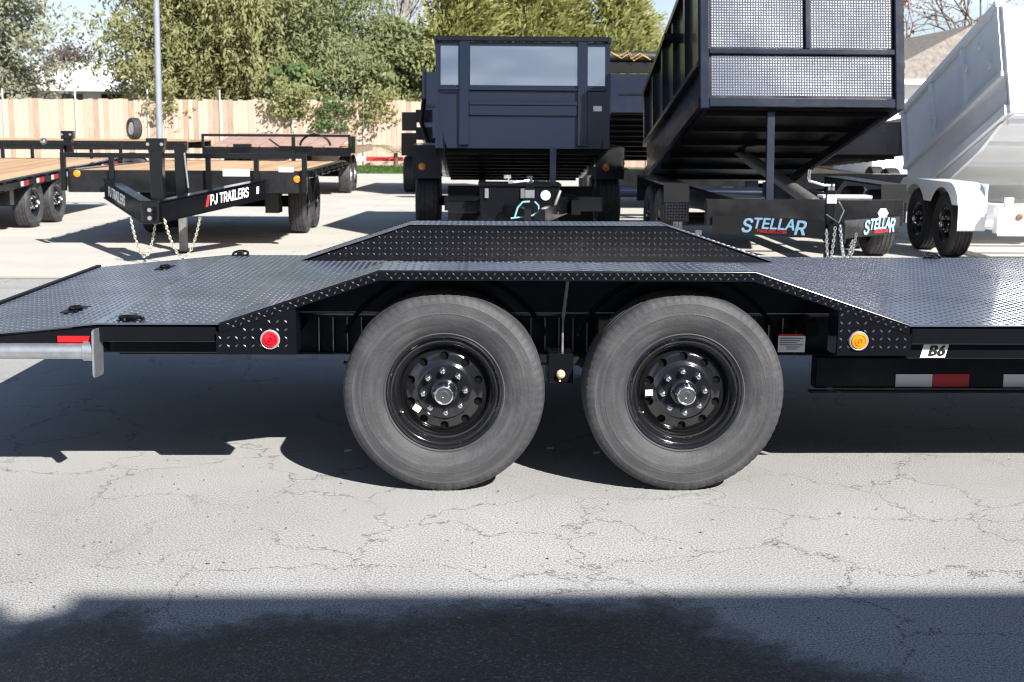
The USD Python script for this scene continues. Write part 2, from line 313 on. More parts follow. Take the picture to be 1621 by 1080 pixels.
# dark sealed patch near the photographer, ragged edge
top = [(-3.5, -1.50), (-1.303, -1.429), (-1.176, -1.341), (-1.031, -1.205), (-.937, -1.344), (-.796, -1.382), (-.602, -1.277), (-.275, -1.28), (.0, -1.21), (.279, -1.192), (.563, -1.175), (.646, -1.241), (.708, -1.407), (.812, -1.497), (.918, -1.623), (1.1, -1.73), (1.25, -2.1), (.9, -2.7)]
edge = []
for (a, b) in zip(top[:-1], top[1:]):
    L = math.hypot(b[0] - a[0], b[1] - a[1]); n = max(2, int(L / .012))
    for k in range(n):
        t = k / n; p = np.array([a[0] + (b[0] - a[0]) * t, a[1] + (b[1] - a[1]) * t])
        q = (meshkit.fbm(np.array([p[0] * 9, p[1] * 9, .3])[None], 5)[0] - .5) * .12 + rng.normal(0, .006)
        edge.append((p[0] + rng.normal(0, .004), p[1] + q))
edge += [(.9, -2.7), (-3.5, -2.7)]
pl = Polygon(edge).buffer(0)
pl = max(getattr(pl, 'geoms', [pl]), key=lambda g: g.area)
import shapely
gx, gy = np.meshgrid(np.arange(-3.0, 1.5, .02), np.arange(-2.7, -1.02, .02), indexing='ij')
pts_ = shapely.points(gx.ravel(), gy.ravel())
sd = shapely.distance(pl.exterior, pts_) * np.where(shapely.contains_xy(pl, gx.ravel(), gy.ravel()), 1, -1)
n0, n1 = gx.shape; ii, jj = np.meshgrid(np.arange(n0 - 1), np.arange(n1 - 1), indexing='ij'); q0 = (ii * n1 + jj).ravel()
fq = np.stack([q0, q0 + n1, q0 + n1 + 1, q0 + 1], 1); fq = fq[(sd[fq] > -.12).any(1)]
use, inv = np.unique(fq, return_inverse=True); fq = inv.reshape(fq.shape)
Vp = np.c_[gx.ravel(), gy.ravel(), np.full(gx.size, .004)][use]
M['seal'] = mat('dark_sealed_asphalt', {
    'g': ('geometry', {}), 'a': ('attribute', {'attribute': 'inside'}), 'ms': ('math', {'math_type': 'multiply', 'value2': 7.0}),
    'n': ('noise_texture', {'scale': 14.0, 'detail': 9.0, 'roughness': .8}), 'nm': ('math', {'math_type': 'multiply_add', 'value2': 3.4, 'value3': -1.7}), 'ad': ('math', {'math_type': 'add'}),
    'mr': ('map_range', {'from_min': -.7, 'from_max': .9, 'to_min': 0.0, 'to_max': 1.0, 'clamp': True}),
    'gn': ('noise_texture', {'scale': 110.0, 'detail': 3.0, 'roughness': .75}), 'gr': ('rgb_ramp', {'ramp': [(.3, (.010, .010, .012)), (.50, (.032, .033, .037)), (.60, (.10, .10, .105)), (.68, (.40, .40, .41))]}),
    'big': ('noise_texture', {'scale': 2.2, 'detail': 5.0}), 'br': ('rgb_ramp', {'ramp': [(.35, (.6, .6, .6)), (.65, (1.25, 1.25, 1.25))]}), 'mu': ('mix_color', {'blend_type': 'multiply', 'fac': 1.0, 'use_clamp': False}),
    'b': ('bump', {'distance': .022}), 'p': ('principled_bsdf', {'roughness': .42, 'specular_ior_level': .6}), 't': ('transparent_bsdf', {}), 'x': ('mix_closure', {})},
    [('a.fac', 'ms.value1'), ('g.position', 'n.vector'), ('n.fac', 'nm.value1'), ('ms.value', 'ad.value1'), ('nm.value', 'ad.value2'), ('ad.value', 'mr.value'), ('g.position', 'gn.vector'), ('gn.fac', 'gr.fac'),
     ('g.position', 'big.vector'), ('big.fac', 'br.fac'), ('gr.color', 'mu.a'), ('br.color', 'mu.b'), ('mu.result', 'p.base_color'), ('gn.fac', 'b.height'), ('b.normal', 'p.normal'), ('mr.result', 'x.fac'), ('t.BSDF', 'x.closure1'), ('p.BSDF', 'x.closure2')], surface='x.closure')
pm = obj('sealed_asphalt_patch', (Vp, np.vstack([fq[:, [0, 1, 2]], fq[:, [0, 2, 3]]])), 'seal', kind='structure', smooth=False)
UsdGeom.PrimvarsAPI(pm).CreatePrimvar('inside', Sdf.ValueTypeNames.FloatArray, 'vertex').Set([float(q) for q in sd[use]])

# ------------------------------------------------------------------ building behind the camera whose shadow crosses the foreground
wb = thing('shop_building', 'pale stucco building behind the viewpoint that shades the near asphalt', 'building', (10, -10, 0))
prof = [(2.60, 5.50), (22, 5.50), (22, 0), (-2.0, 0), (-2.0, 3.75), (2.36, 5.397)]
obj('wall', MB().prism(prof, (0, -15, 0), (1, 0, 0), (0, 0, 1), -7.525), 'stucco', wb, smooth=False)
obj('roof_cap', MB().box(2.62, 22.02, -15.03, -7.44, 5.503, 5.56), 'roof_pale', wb, smooth=False)
obj('roof_vent', MB().cyl((2.44, -7.6, 5.3), (2.44, -7.6, 5.60), .035, 12), 'zinc', wb)
for x in (4.5, 9, 14):
    w = obj('window', MB().box(x, x + 2.2, -7.473, -7.44, 1.0, 2.3), 'white_wall', wb, smooth=False)
    obj('pane', MB().box(x + .08, x + 2.12, -7.439, -7.43, 1.08, 2.22), 'dark_glass', wb, smooth=False)

# ------------------------------------------------------------------ wheels
def tyre_mesh(c, R, r_in, w, side, n=96, grooves=True):
    """c: centre of the tyre, axis along y; side -1 faces -y outwards."""
    h = w / 2; s = [(r_in, -h * .62), (r_in + .004, -h * .74), (r_in + .012, -h * .80), (r_in + .016, -h * .79), (r_in + .030, -h * .88), (r_in + .060, -h * .985), (r_in + (R - r_in) * .52, -h * 1.0), (r_in + (R - r_in) * .545, -h * 1.0 - .0012), (r_in + (R - r_in) * .57, -h * .995),
         (r_in + (R - r_in) * .76, -h * .96), (r_in + (R - r_in) * .77, -h * .966), (r_in + (R - r_in) * .80, -h * .945), (R - .022, -h * .90), (R - .010, -h * .84), (R - .004, -h * .74)]
    tr = []
    if grooves:
        for k, y in enumerate((-.55, -.2, .2, .55)):
            tr += [(R - .001, h * y - .006), (R - .009, h * y - .004), (R - .009, h * y + .004), (R - .001, h * y + .006)]
    prof = s + tr + [(a, -b) for a, b in s[::-1]]
    return MB().lathe(prof, c, n)

def rim_mesh(c, rim_r, off, depth):
    """disc with ten round vents and a stepped barrel; outer side faces -y; off = y of the outer lip."""
    prof = [(rim_r, 0), (rim_r + .006, .004), (rim_r + .006, .018), (rim_r - .004, .02), (rim_r - .004, depth), (.02, depth)]
    rr = rim_r
    outer = [(rr + .006, .0), (rr, -.004), (rr - .006, .0), (rr - .012, .010), (rr - .018, .014), (rr - .024, .014), (rr - .028, .030), (rr - .034, .036), (rr - .040, .036), (rr - .046, .062), (rr - .050, .068), (rr - .056, .066),
             (rr - .062, .058), (rr - .074, .050), (rr - .092, .047), (rr - .104, .044), (rr - .112, .038), (rr - .120, .034), (rr - .160, .034), (.03, .034)]
    pts = outer + [(.03, .046), (rr - .100, .056), (rr - .05, .082), (rr - .034, .05), (rr - .016, .028), (rr + .006, .020)]
    cs = m3.CrossSection([np.array([(a, -b) for a, b in pts])], m3.FillRule.NonZero)
    sol = cs.revolve(72)
    hr = .0165; R0 = rr - .082
    for k in range(10):
        a = math.radians(18 + 36 * k)
        sol = sol - m3.Manifold.cylinder(.3, hr, hr, 20, True).translate((R0 * math.cos(a), R0 * math.sin(a), -.06))
    k = sol.to_mesh(); V = k.vert_properties[:, :3]; F = k.tri_verts
    # revolve axis z -> world -y (outer side towards -y)
    W = np.c_[V[:, 0], -V[:, 2] + off, V[:, 1]] + c
    return W, F

def wheel(parent, c, R, rim_r, w, side=-1, n=96, detail=True, tag_at=None, dusty=True, rimmat='gloss'):
    """side -1: outer face towards -y, +1 towards +y; 'x' wheels are turned afterwards by xf"""
    h = holder('wheel', parent, c)
    fl = lambda V: np.c_[V[:, 0] - 0, V[:, 1], V[:, 2]]
    def place(mbx):
        if side == 1: mbx.xf(lambda V: np.c_[c[0] - (V[:, 0] - c[0]), c[1] - (V[:, 1] - c[1]), V[:, 2]])
        if side in ('l', 'r'):
            q = 1 if side == 'l' else -1
            mbx.xf(lambda V: np.c_[c[0] + q * (V[:, 1] - c[1]), c[1] - q * (V[:, 0] - c[0]), V[:, 2]])
        return mbx
    t = tyre_mesh(np.array(c), R, rim_r, w, -1, n)
    if n >= 120:
        V0 = t.v[0]; dx, dz = V0[:, 0] - c[0], V0[:, 2] - c[2]; rr = np.hypot(dx, dz); jj = np.arange(len(V0)) % n
        yy = np.abs(V0[:, 1] - c[1]); m = (rr > R - .034) & (yy > w * .33) & (jj % 4 == 0); k = np.where(m, 1 - .0018 / rr, 1.0)
        t.v[0] = np.c_[c[0] + dx * k, np.where(m, c[1] + (V0[:, 1] - c[1]) * .985, V0[:, 1]), c[2] + dz * k]
    place(t)
    v = np.vstack(t.v); v[:, 2] = np.where(v[:, 2] < .007, .001 + (v[:, 2] - .0) * .2, v[:, 2]); t.v = [v]
    obj('tyre', t, 'sidewall' if dusty else 'rubber', h)
    lip = -w / 2 * .80 + .004
    if detail:
        W, F = rim_mesh(np.array(c), rim_r, lip, .15)
        obj('rim', place(MB().add(W, F)), rimmat, h, smooth=35)
        yd = lip + .034
        obj('barrel', place(MB().lathe([(rim_r - .004, lip + .012), (rim_r - .03, lip + .05), (rim_r - .04, lip + .16)], np.array(c), 48)), 'under', h)
        obj('brake_drum', place(MB().cyl((c[0], c[1] + yd + .03, c[2]), (c[0], c[1] + yd + .12, c[2]), rim_r - .05, 32)), 'under', h)
        b = MB().lathe([(.052, yd + .001), (.052, yd - .014), (.048, yd - .018), (.041, yd - .020), (.041, yd - .030), (.043, yd - .034), (.043, yd - .060), (.040, yd - .066), (.034, yd - .068)], np.array(c), 32)
        obj('hub', place(b), 'gloss', h)
        b = MB().lathe([(.0385, yd - .060), (.0385, yd - .082), (.036, yd - .088), (.031, yd - .090), (.0295, yd - .086)], np.array(c), 32)
        obj('hub_cap', place(b), 'chrome', h)
        b = MB().lathe([(.0295, yd - .086), (.019, yd - .086), (.017, yd - .089), (.009, yd - .089), (.008, yd - .086), (.0005, yd - .086)], np.array(c), 28)
        obj('oil_window', place(b), 'grey_glass', h)
        for k in range(8):
            a = math.radians(22.5 * 0 + 45 * k + 4)
            p = np.array([c[0] + .0825 * math.cos(a), c[1] + yd, c[2] + .0825 * math.sin(a)])
            b = MB(); b.cyl(p + [0, .002, 0], p + [0, -.012, 0], .0150, 6, .0140); b.cyl(p + [0, -.012, 0], p + [0, -.024, 0], .0138, 6, .013); b.ball(p + [0, -.024, 0], .012, 1, (1, .7, 1))
            obj('lug_nut', place(b), 'chrome', h)
        a = math.radians(205); p = np.array([c[0] + (rim_r - .030) * math.cos(a), c[1] + lip + .03, c[2] + (rim_r - .03) * math.sin(a)])
        obj('valve', place(MB().tube([p, p + [.004, -.02, .002], p + [.012, -.036, .006]], .004, 6)), 'brass', h)
        if tag_at:
            a = math.radians(tag_at[0]); p = np.array([c[0] + tag_at[1] * math.cos(a), c[1] + lip + .0425, c[2] + tag_at[1] * math.sin(a)])
            rot = math.radians(tag_at[2]); u = np.array([math.cos(rot), 0, math.sin(rot)]); vv = np.array([-math.sin(rot), 0, math.cos(rot)])
            obj('sticker', place(MB().prism([(-.015, -.012), (.015, -.012), (.015, .012), (-.015, .012)], p, u, vv, .004)), 'sticker', h, smooth=False)
    else:
        b = MB().lathe([(rim_r, lip + .01), (rim_r - .015, lip + .02), (rim_r - .04, lip + .06), (.10, lip + .05), (.07, lip + .02), (.045, lip + .015), (.04, lip - .03), (.0005, lip - .035)], np.array(c), 32)
        obj('rim', place(b), rimmat, h)
    return h

# ------------------------------------------------------------------ tread plate pattern
def tread(patches, pitch=.031, ln=.0105, wd=.0043, ht=.0026):
    """patches: (origin, u, v, polygon in metres). Raised lozenges in alternating directions."""
    V, F, k0 = [], [], 0
    base = np.array([(-ln, 0, 0), (0, -wd, 0), (ln, 0, 0), (0, wd, 0), (-ln * .55, 0, 1), (ln * .55, 0, 1)])
    tri = np.array([[0, 1, 4], [1, 5, 4], [1, 2, 5], [2, 3, 5], [3, 4, 5], [3, 0, 4]])
    import shapely
    for o, u, v, poly in patches:
        o, u, v = (np.array(q, float) for q in (o, u, v)); u /= np.linalg.norm(u); v /= np.linalg.norm(v); nn = np.cross(u, v)
        pg = Polygon(poly).buffer(-ln * .8)
        if pg.is_empty: continue
        x0, y0, x1, y1 = pg.bounds
        i = np.arange(math.floor(x0 / pitch), math.ceil(x1 / pitch) + 1); j = np.arange(math.floor(y0 / pitch), math.ceil(y1 / pitch) + 1)
        I, J = np.meshgrid(i, j); I, J = I.ravel(), J.ravel(); S, T = I * pitch, J * pitch
        ok = shapely.contains_xy(pg, S, T); I, J, S, T = I[ok], J[ok], S[ok], T[ok]
        ang = np.where((I + J) % 2 == 0, math.pi / 4, -math.pi / 4); ca, sa = np.cos(ang), np.sin(ang)
        bx = base[None, :, 0] * ca[:, None] - base[None, :, 1] * sa[:, None] + S[:, None]
        by = base[None, :, 0] * sa[:, None] + base[None, :, 1] * ca[:, None] + T[:, None]
        bz = base[None, :, 2] * ht + .0001 + 0 * bx - (base[None, :, 2] == 0) * .0004
        W = o + bx[..., None] * u + by[..., None] * v + bz[..., None] * nn
        n = len(S); V.append(W.reshape(-1, 3)); F.append((tri[None] + 6 * np.arange(n)[:, None, None]).reshape(-1, 3) + k0); k0 += 6 * n
    return np.vstack(V), np.vstack(F)

# ------------------------------------------------------------------ the near trailer
HF, HD, W = .875, .674, 2.59
FX = [-.962, -.361, 1.059, 1.659]      # fender foot, flat, flat, foot
FI = .31                               # fender width
XE = 4.5                               # front end
XB = -1.42; XR = -2.14; ZR = .602      # dovetail bend, rear end
car = thing('car_hauler_trailer', 'long black steel car hauler with drive-over fenders and two dusty tyres, nearest the camera', 'trailer', (0.35, 1.3, 0))
T = .006
d = MB()
d.prism([(FX[3], 0), (XE, 0), (XE, W), (FX[3], W)], (0, 0, HD), (1, 0, 0), (0, 1, 0), -T)
d.prism([(FX[0], FI), (FX[3], FI), (FX[3], W - FI), (FX[0], W - FI)], (0, 0, HD), (1, 0, 0), (0, 1, 0), -T)
d.prism([(XB, 0), (FX[0], 0), (FX[0], W), (XB, W)], (0, 0, HD), (1, 0, 0), (0, 1, 0), -T)
obj('deck_plate', d, 'deck', car, smooth=False)
dl = math.hypot(XB - XR, HD - ZR); du = np.array([XR - XB, 0, ZR - HD]) / dl
obj('dovetail', MB().prism([(0, 0), (dl, 0), (dl, W), (0, W)], (XB, W, HD), du, (0, -1, 0), -T), 'deck', car, smooth=False)
patches = [((0, 0, HD), (1, 0, 0), (0, 1, 0), [(FX[3], 0), (XE, 0), (XE, W), (FX[3], W)]),
           ((0, 0, HD), (1, 0, 0), (0, 1, 0), [(FX[0], FI), (FX[3], FI), (FX[3], W - FI), (FX[0], W - FI)]),
           ((0, 0, HD), (1, 0, 0), (0, 1, 0), [(XB, 0), (FX[0], 0), (FX[0], W), (XB, W)]),
           ((XB, W, HD), du, (0, -1, 0), [(0, 0), (dl, 0), (dl, W), (0, W)])]
obj('deck_tread', tread(patches), 'deck', car, smooth=False, kind='stuff')
sl = math.hypot(FX[1] - FX[0], HF - HD)
for side in (0, 1):
    y0, y1 = (0, FI) if side == 0 else (W - FI, W)
    f = MB()
    outl = [(FX[0], HD), (FX[3], HD), (FX[2], HF), (FX[1], HF)]
    # skin: top faces with thickness, and side walls as 5 mm plates
    prof = [(FX[0], HD), (FX[1], HF), (FX[2], HF), (FX[3], HD), (FX[3] - .02, HD - .004), (FX[2] - .003, HF - T), (FX[1] + .003, HF - T), (FX[0] + .02, HD - .004)]
    f.prism(prof, (0, y1, 0), (1, 0, 0), (0, 0, 1), (y1 - y0))
    fen = obj('drive_over_fender', f, 'deck', car, smooth=False)
    lip = MB()
    LH = .036
    lp = [(FX[0], HD), (FX[1], HF), (FX[2], HF), (FX[3], HD), (FX[3], HD - LH), (FX[2] - .004, HF - LH), (FX[1] + .004, HF - LH), (FX[0], HD - LH)]
    yo = -.004 if side == 0 else W
    lip.prism(lp, (0, yo + .004, 0), (1, 0, 0), (0, 0, 1), .004)
    # rolled bright edge along the top
    ye = -.002 if side == 0 else W + .002
    lip.tube([(FX[0], ye, HD - .002), (FX[1], ye, HF - .002), (FX[2], ye, HF - .002), (FX[3], ye, HD - .002)], .0045, 8)
    obj('fender_lip', lip, 'plate', car)
    inner = MB().prism([(FX[0], HD + .001), (FX[3], HD + .001), (FX[2], HF - .001), (FX[1], HF - .001)], (0, (y1 if side == 0 else y0 + .004), 0), (1, 0, 0), (0, 0, 1), .004)
    obj('fender_inner_wall', inner, 'plate', car, smooth=False)
    fp = [((FX[1], y0, HF), (1, 0, 0), (0, 1, 0), [(0, 0), (FX[2] - FX[1], 0), (FX[2] - FX[1], FI), (0, FI)]),
          ((FX[0], y0, HD), (FX[1] - FX[0], 0, HF - HD), (0, 1, 0), [(0, 0), (sl, 0), (sl, FI), (0, FI)]),
          ((FX[2], y0, HF), (FX[3] - FX[2], 0, HD - HF), (0, 1, 0), [(0, 0), (sl, 0), (sl, FI), (0, FI)])]
    obj('fender_tread', tread(fp), 'deck', car, smooth=False, kind='stuff')
    if side == 1:
        obj('inner_wall_tread', tread([((0, y0, 0), (1, 0, 0), (0, 0, 1), [(FX[0], HD), (FX[3], HD), (FX[2], HF), (FX[1], HF)])]), 'tread', car, smooth=False, kind='stuff')
    if side == 0:
        rows = []
        for (xa, za), (xb, zb) in (((FX[0], HD), (FX[1], HF)), ((FX[1], HF), (FX[2], HF)), ((FX[2], HF), (FX[3], HD))):
            ll = math.hypot(xb - xa, zb - za); uu = np.array([xb - xa, 0, zb - za]) / ll; dn = np.array([uu[2], 0, -uu[0]])
            for off, sh in ((.0115, .0), (.0265, .0155)): rows.append((np.array([xa, -.004, za]) + dn * off + uu * sh, uu, -dn, [(0, -.0095), (ll - sh, -.0095), (ll - sh, .0095), (0, .0095)]))
        obj('fender_lip_tread', tread(rows, ln=.0085, wd=.0038), 'tread', car, smooth=False, kind='stuff')
# corner skirts of tread plate with the marker lamps (both sides)
def ztop(x):
    return np.interp(x, FX, [HD, HF, HF, HD])
ZB = .556
for side in (0, 1):
    yq = 0.0 if side == 0 else W + .004
    for (xa, xb, lampx, lm) in ((-.975, -.678, -.772, 'red'), (1.383, 1.668, 1.463, 'amber')):
        pol = [(xa, ZB), (xb, ZB), (xb, ztop(xb) - .038), (xa, ztop(xa) - .038)]
        if xa < 0: pol = [(xa, ZB), (xb, ZB), (xb, ztop(xb) - .038), (max(xa, FX[0]), HD - .038 + .0), (xa, HD - .03)]
        else: pol = [(xa, ZB), (xb, ZB), (xb, HD - .03), (FX[3], HD - .038), (xa, ztop(xa) - .038)]
        sk = MB().prism(pol, (0, yq, 0), (1, 0, 0), (0, 0, 1), .004)
        # return flange into the wheel well
        xf_ = xb if xa < 0 else xa
        sk.box(xf_ - .003, xf_ + .003, yq + .001, yq + .12 if side == 0 else yq - .12, ZB, ztop(xf_) - .04)
        obj('side_skirt', sk, 'plate', car, smooth=False)
        if side == 0:
            obj('skirt_tread', tread([((0, -.004, 0), (1, 0, 0), (0, 0, 1), pol)]), 'tread', car, smooth=False, kind='stuff')
        q = -1 if side == 0 else 1
        yl = -.004 if side == 0 else W + .004
        lh = holder('marker_lamp', car)
        r = MB().lathe([(.0375, 0.0), (.0375, -.008), (.034, -.012), (.0305, -.010)], (0, 0, 0), 32)
        l = MB().lathe([(.0305, -.010), (.0285, -.016), (.0245, -.0175), (.0235, -.0145), (.0175, -.0155), (.0165, -.0185), (.010, -.0195), (.0085, -.0155), (.0055, -.0155), (.0045, -.021), (.0005, -.0215)], (0, 0, 0), 32)
        if side == 0: fx = lambda V: V + [lampx, yl, .614]
        else: fx = lambda V: np.c_[-V[:, 0], -V[:, 1], V[:, 2]] + [lampx, yl, .614]
        obj('lamp_ring', r.xf(fx), 'lens_ring', lh); obj('lens', l.xf(fx), lm, lh)
# side rails
for side in (0, 1):
    s_ = lambda y: y if side == 0 else W - y
    a = MB()
    a.box(1.672, XE, s_(.012), s_(.07), .597, .664, .004)
    obj('side_rail', a, 'black', car)
    obj('side_rail', MB().box(-1.42, -.98, s_(.012), s_(.07), .60, .664, .004), 'black', car)
    a = MB(); a.box(1.672, XE, s_(.048), s_(.10), .535, .5955, .004); obj('lower_rail', MB().box(-2.0, -.98, s_(.09), s_(.15), .545, .599, .004), 'black', car)
    obj('lower_rail', a, 'black', car)
    zz = ZR - .010
    a = MB().bar((-1.42, s_(.04), HD - .042), (XR + .02, s_(.04), ZR - .042), .05, .06)
    obj('dovetail_rail', a, 'black', car, smooth=False)
    a = MB()
    for x in (2.35, 3.1, 3.85): a.box(x - .02, x + .02, s_(.072), s_(.115), .54, .66)
    obj('stake_pocket', a, 'black', car, smooth=False)
    # main frame channel
    a = MB(); ya, yb = s_(.40), s_(.46)
    a.box(-1.45, XE, ya, yb, .485, .492); a.box(-1.45, XE, ya, yb, .640, .648); a.box(-1.45, XE, s_(.452), s_(.46), .492, .640)
    obj('frame_channel', a, 'black_dusty', car, smooth=False)
    a = MB()
    for x in np.arange(-.64, 1.38, .058):
        a.box(x - .0025, x + .0025, s_(.42), s_(.4515), .493, .639)
    obj('frame_stiffener', a, 'steel_worn', car, smooth=False)
    for xc in (-.119, .8155):
        arc = [(xc + .45 * math.cos(t), s_(.292), .39 + .45 * math.sin(t)) for t in np.linspace(.45, math.pi - .45, 22)]
        obj('wheel_arch', MB().tube(arc, .010, 6), 'under', car)
    # lower beam and its reflective tape
    a = MB(); a.box(1.402, XE, s_(.352), s_(.43), .352, .484, .003); a.box(1.37, XE, s_(.31), s_(.35), .345, .352)
    obj('lower_beam', a, 'black', car, smooth=False)
for x in np.arange(-1.95, XE, .41):
    zt = min(.664, float(np.interp(x, [XR, XB], [ZR, HD])) - .012); a = MB().box(x - .025, x + .025, .17, W - .17, zt - .06, zt)
    obj('cross_member', a, 'under', car, smooth=False)
for k, x in enumerate((1.734, 2.184, 2.64, 3.1)):
    obj('reflector_tape', MB().box(x, x + .152, .3485, .3515, .362, .416), 'white_tape', car, smooth=False)
    obj('reflector_tape', MB().box(x + .153, x + .306, .3485, .3515, .362, .416), 'red_tape', car, smooth=False)
obj('reflector_tape', MB().box(-1.57, -1.445, .004, .0085, .600, .624), 'red_tape', car, smooth=False)
# number sticker
a = MB().prism([(0, 0), (.098, 0), (.112, .056), (.014, .056)], (1.722, .0475, .5385), (1, 0, 0), (0, 0, 1), .001)
st = obj('number_sticker', a, 'sticker', car, smooth=False)
def lettering(text, h, o, u, v, material, parent, name='lettering', bold=True, shear=0.0, depth=.001, sx=1.0):
    t = meshkit.text_mesh(text, h, depth, bold); X = t.vertices
    u, v, o = np.array(u, float), np.array(v, float), np.array(o, float); u /= np.linalg.norm(u); v /= np.linalg.norm(v); n = np.cross(u, v)
    Wd = o + (X[:, :1] * sx + shear * X[:, 1:2]) * u + X[:, 1:2] * v + X[:, 2:] * n
    return obj(name, (Wd, t.faces), material, parent, smooth=False), (X[:, 0].max() * sx)
for k in range(3): lettering('B6', .037, (1.749 + .0022 * k, .0463 - .0004 * k, .5482 + .0007 * k), (1, 0, 0), (0, 0, 1), 'letter_black', car, 'number_lettering', shear=.22)
# certification sticker
obj('certificate_sticker', MB().box(1.250, 1.362, .3905, .3985, .500, .575), 'sticker', car, smooth=False)
a = MB().box(1.250, 1.362, .3885, .3904, .568, .575); obj('certificate_band', a, 'letter_red', car, smooth=False)
a = MB()
for k in range(6): a.box(1.285 if k > 3 else 1.258, 1.352 - .012 * (k % 3), .3885, .3904, .556 - k * .009, .5588 - k * .009)
obj('certificate_print', a, 'sticker_text', car, smooth=False)
# D rings and stake pockets on deck edge
def dring(c, s, ux=(1, 0, 0)):
    h = holder('d_ring', car)
    b = MB(); b.box(c[0] - .045, c[0] + .045, c[1] - .03, c[1] + .03, c[2] + .001, c[2] + .006); b.box(c[0] - .016, c[0] + .016, c[1] - .034, c[1] + .034, c[2] + .004, c[2] + .026, .005)
    obj('ring_bracket', b, 'black', h)
    pts = [(c[0] + .042 * math.cos(t), c[1] + .05 * math.sin(t) * s, c[2] + .012 + .012 * math.sin(t)) for t in np.linspace(-.4, math.pi + .4, 14)]
    obj('ring', MB().tube(pts, .007, 8), 'black', h)
for c, s in (((-1.305, .06, HD), -1), ((-1.335, 2.54, HD), 1), ((2.64, 2.55, HD), 1), ((3.6, .05, HD), -1)): dring(c, s)
for (x, y) in ((-1.647, .492), (-1.66, 2.10)):
    z = np.interp(x, [XR, XB], [ZR, HD])
    h = holder('recessed_ring', car)
    obj('ring_plate', MB().box(x - .035, x + .035, y - .10, y + .10, z + .003, z + .0055), 'under', h, smooth=False)
    obj('ring', MB().tube([(x + .022 * math.cos(t), y + .04 * math.sin(t), z + .012) for t in np.linspace(0, 2 * math.pi, 16)], .006, 6), 'under', h)
# rear bumper beam and rear end
obj('rear_beam', MB().box(XR - .06, XR + .0, .02, W - .02, ZR - .10, ZR - .004, .004), 'black', car)
# far rub rail edge (dark kerb along the rear and the far side of the dovetail)
a = MB().bar((XR - .012, 0, ZR + .004), (XR - .012, W, ZR + .004), .024, .016)
obj('rear_edge', a, 'under', car, smooth=False)
# stowed stabiliser jack on the near rear side
j = holder('stabiliser_jack', car)
obj('jack_tube', MB().cyl((-2.35, .0, .567), (-1.425, .0, .567), .030, 28), 'galv', j)
obj('jack_collar', MB().cyl((-1.47, .0, .567), (-1.427, .0, .567), .037, 28), 'galv', j)
obj('foot_plate', MB().prism(Polygon([(-.028, -.075), (.028, -.075), (.028, .075), (-.028, .075)]).buffer(.015), (-1.424, -.0, .563), (.12, .99, .0), (0, .05, 1), .008), 'galv', j, smooth=False)
obj('jack_bracket', MB().box(-2.3, -2.18, .03, .10, .52, .60), 'black', j, smooth=False)
# axles, springs, hangers
for x in (-.119, .8155):
    obj('axle', MB().cyl((x, .22, .375), (x, W - .22, .375), .045, 18), 'under', car)
    for side in (0, 1):
        y = .40 if side == 0 else W - .40
        leafs = MB()
        for k in range(4):
            hl = .42 - .08 * k
            leafs.tube([(x - hl, y, .452 - .012 * k), (x - hl * .5, y, .425 - .012 * k), (x, y, .418 - .012 * k), (x + hl * .5, y, .425 - .012 * k), (x + hl, y, .452 - .012 * k)], .008, 6)
        obj('leaf_spring', leafs, 'black_dusty', car)
for side in (0, 1):
    y0, y1 = (.22, .46) if side == 0 else (W - .46, W - .22)
    ye = .215 if side == 0 else W - .215
    obj('spring_hanger', MB().box(.292, .392, y0, y1, .402, .520, .004), 'black', car)
    obj('equaliser', MB().bar((.24, y0 + .03, .50), (.45, y0 + .03, .485), .03, .03), 'black_dusty', car, smooth=False)
    obj('grease_cap', MB().ball((.341, ye - .004 if side == 0 else ye + .004, .440), .0185, 2).cyl((.341, ye + .02, .440), (.341, ye - .004, .440), .016, 14).cyl((.338, ye, .425), (.338, ye, .41), .005, 8), 'cap_tan', car)
    yz = y0 + .06 if side == 0 else y1 - .06
    obj('fender_strut', MB().bar((.372, yz, .84), (.352, yz, .655), .012, .022, (0, 1, 0)).bar((.352, yz, .655), (.352, yz, .52), .008, .01, (0, 1, 0)), 'steel_worn', car, smooth=False)
wheel(car, (-.119, .165, .3925), .3925, .220, .238, -1, 288, tag_at=(213, .128, -35))
wheel(car, (.8155, .165, .3925), .3925, .220, .238, -1, 288, tag_at=(183, .134, 3))
wheel(car, (-.119, W - .165, .3925), .3925, .220, .238, 1, 64)
wheel(car, (.8155, W - .165, .3925), .3925, .220, .238, 1, 64)

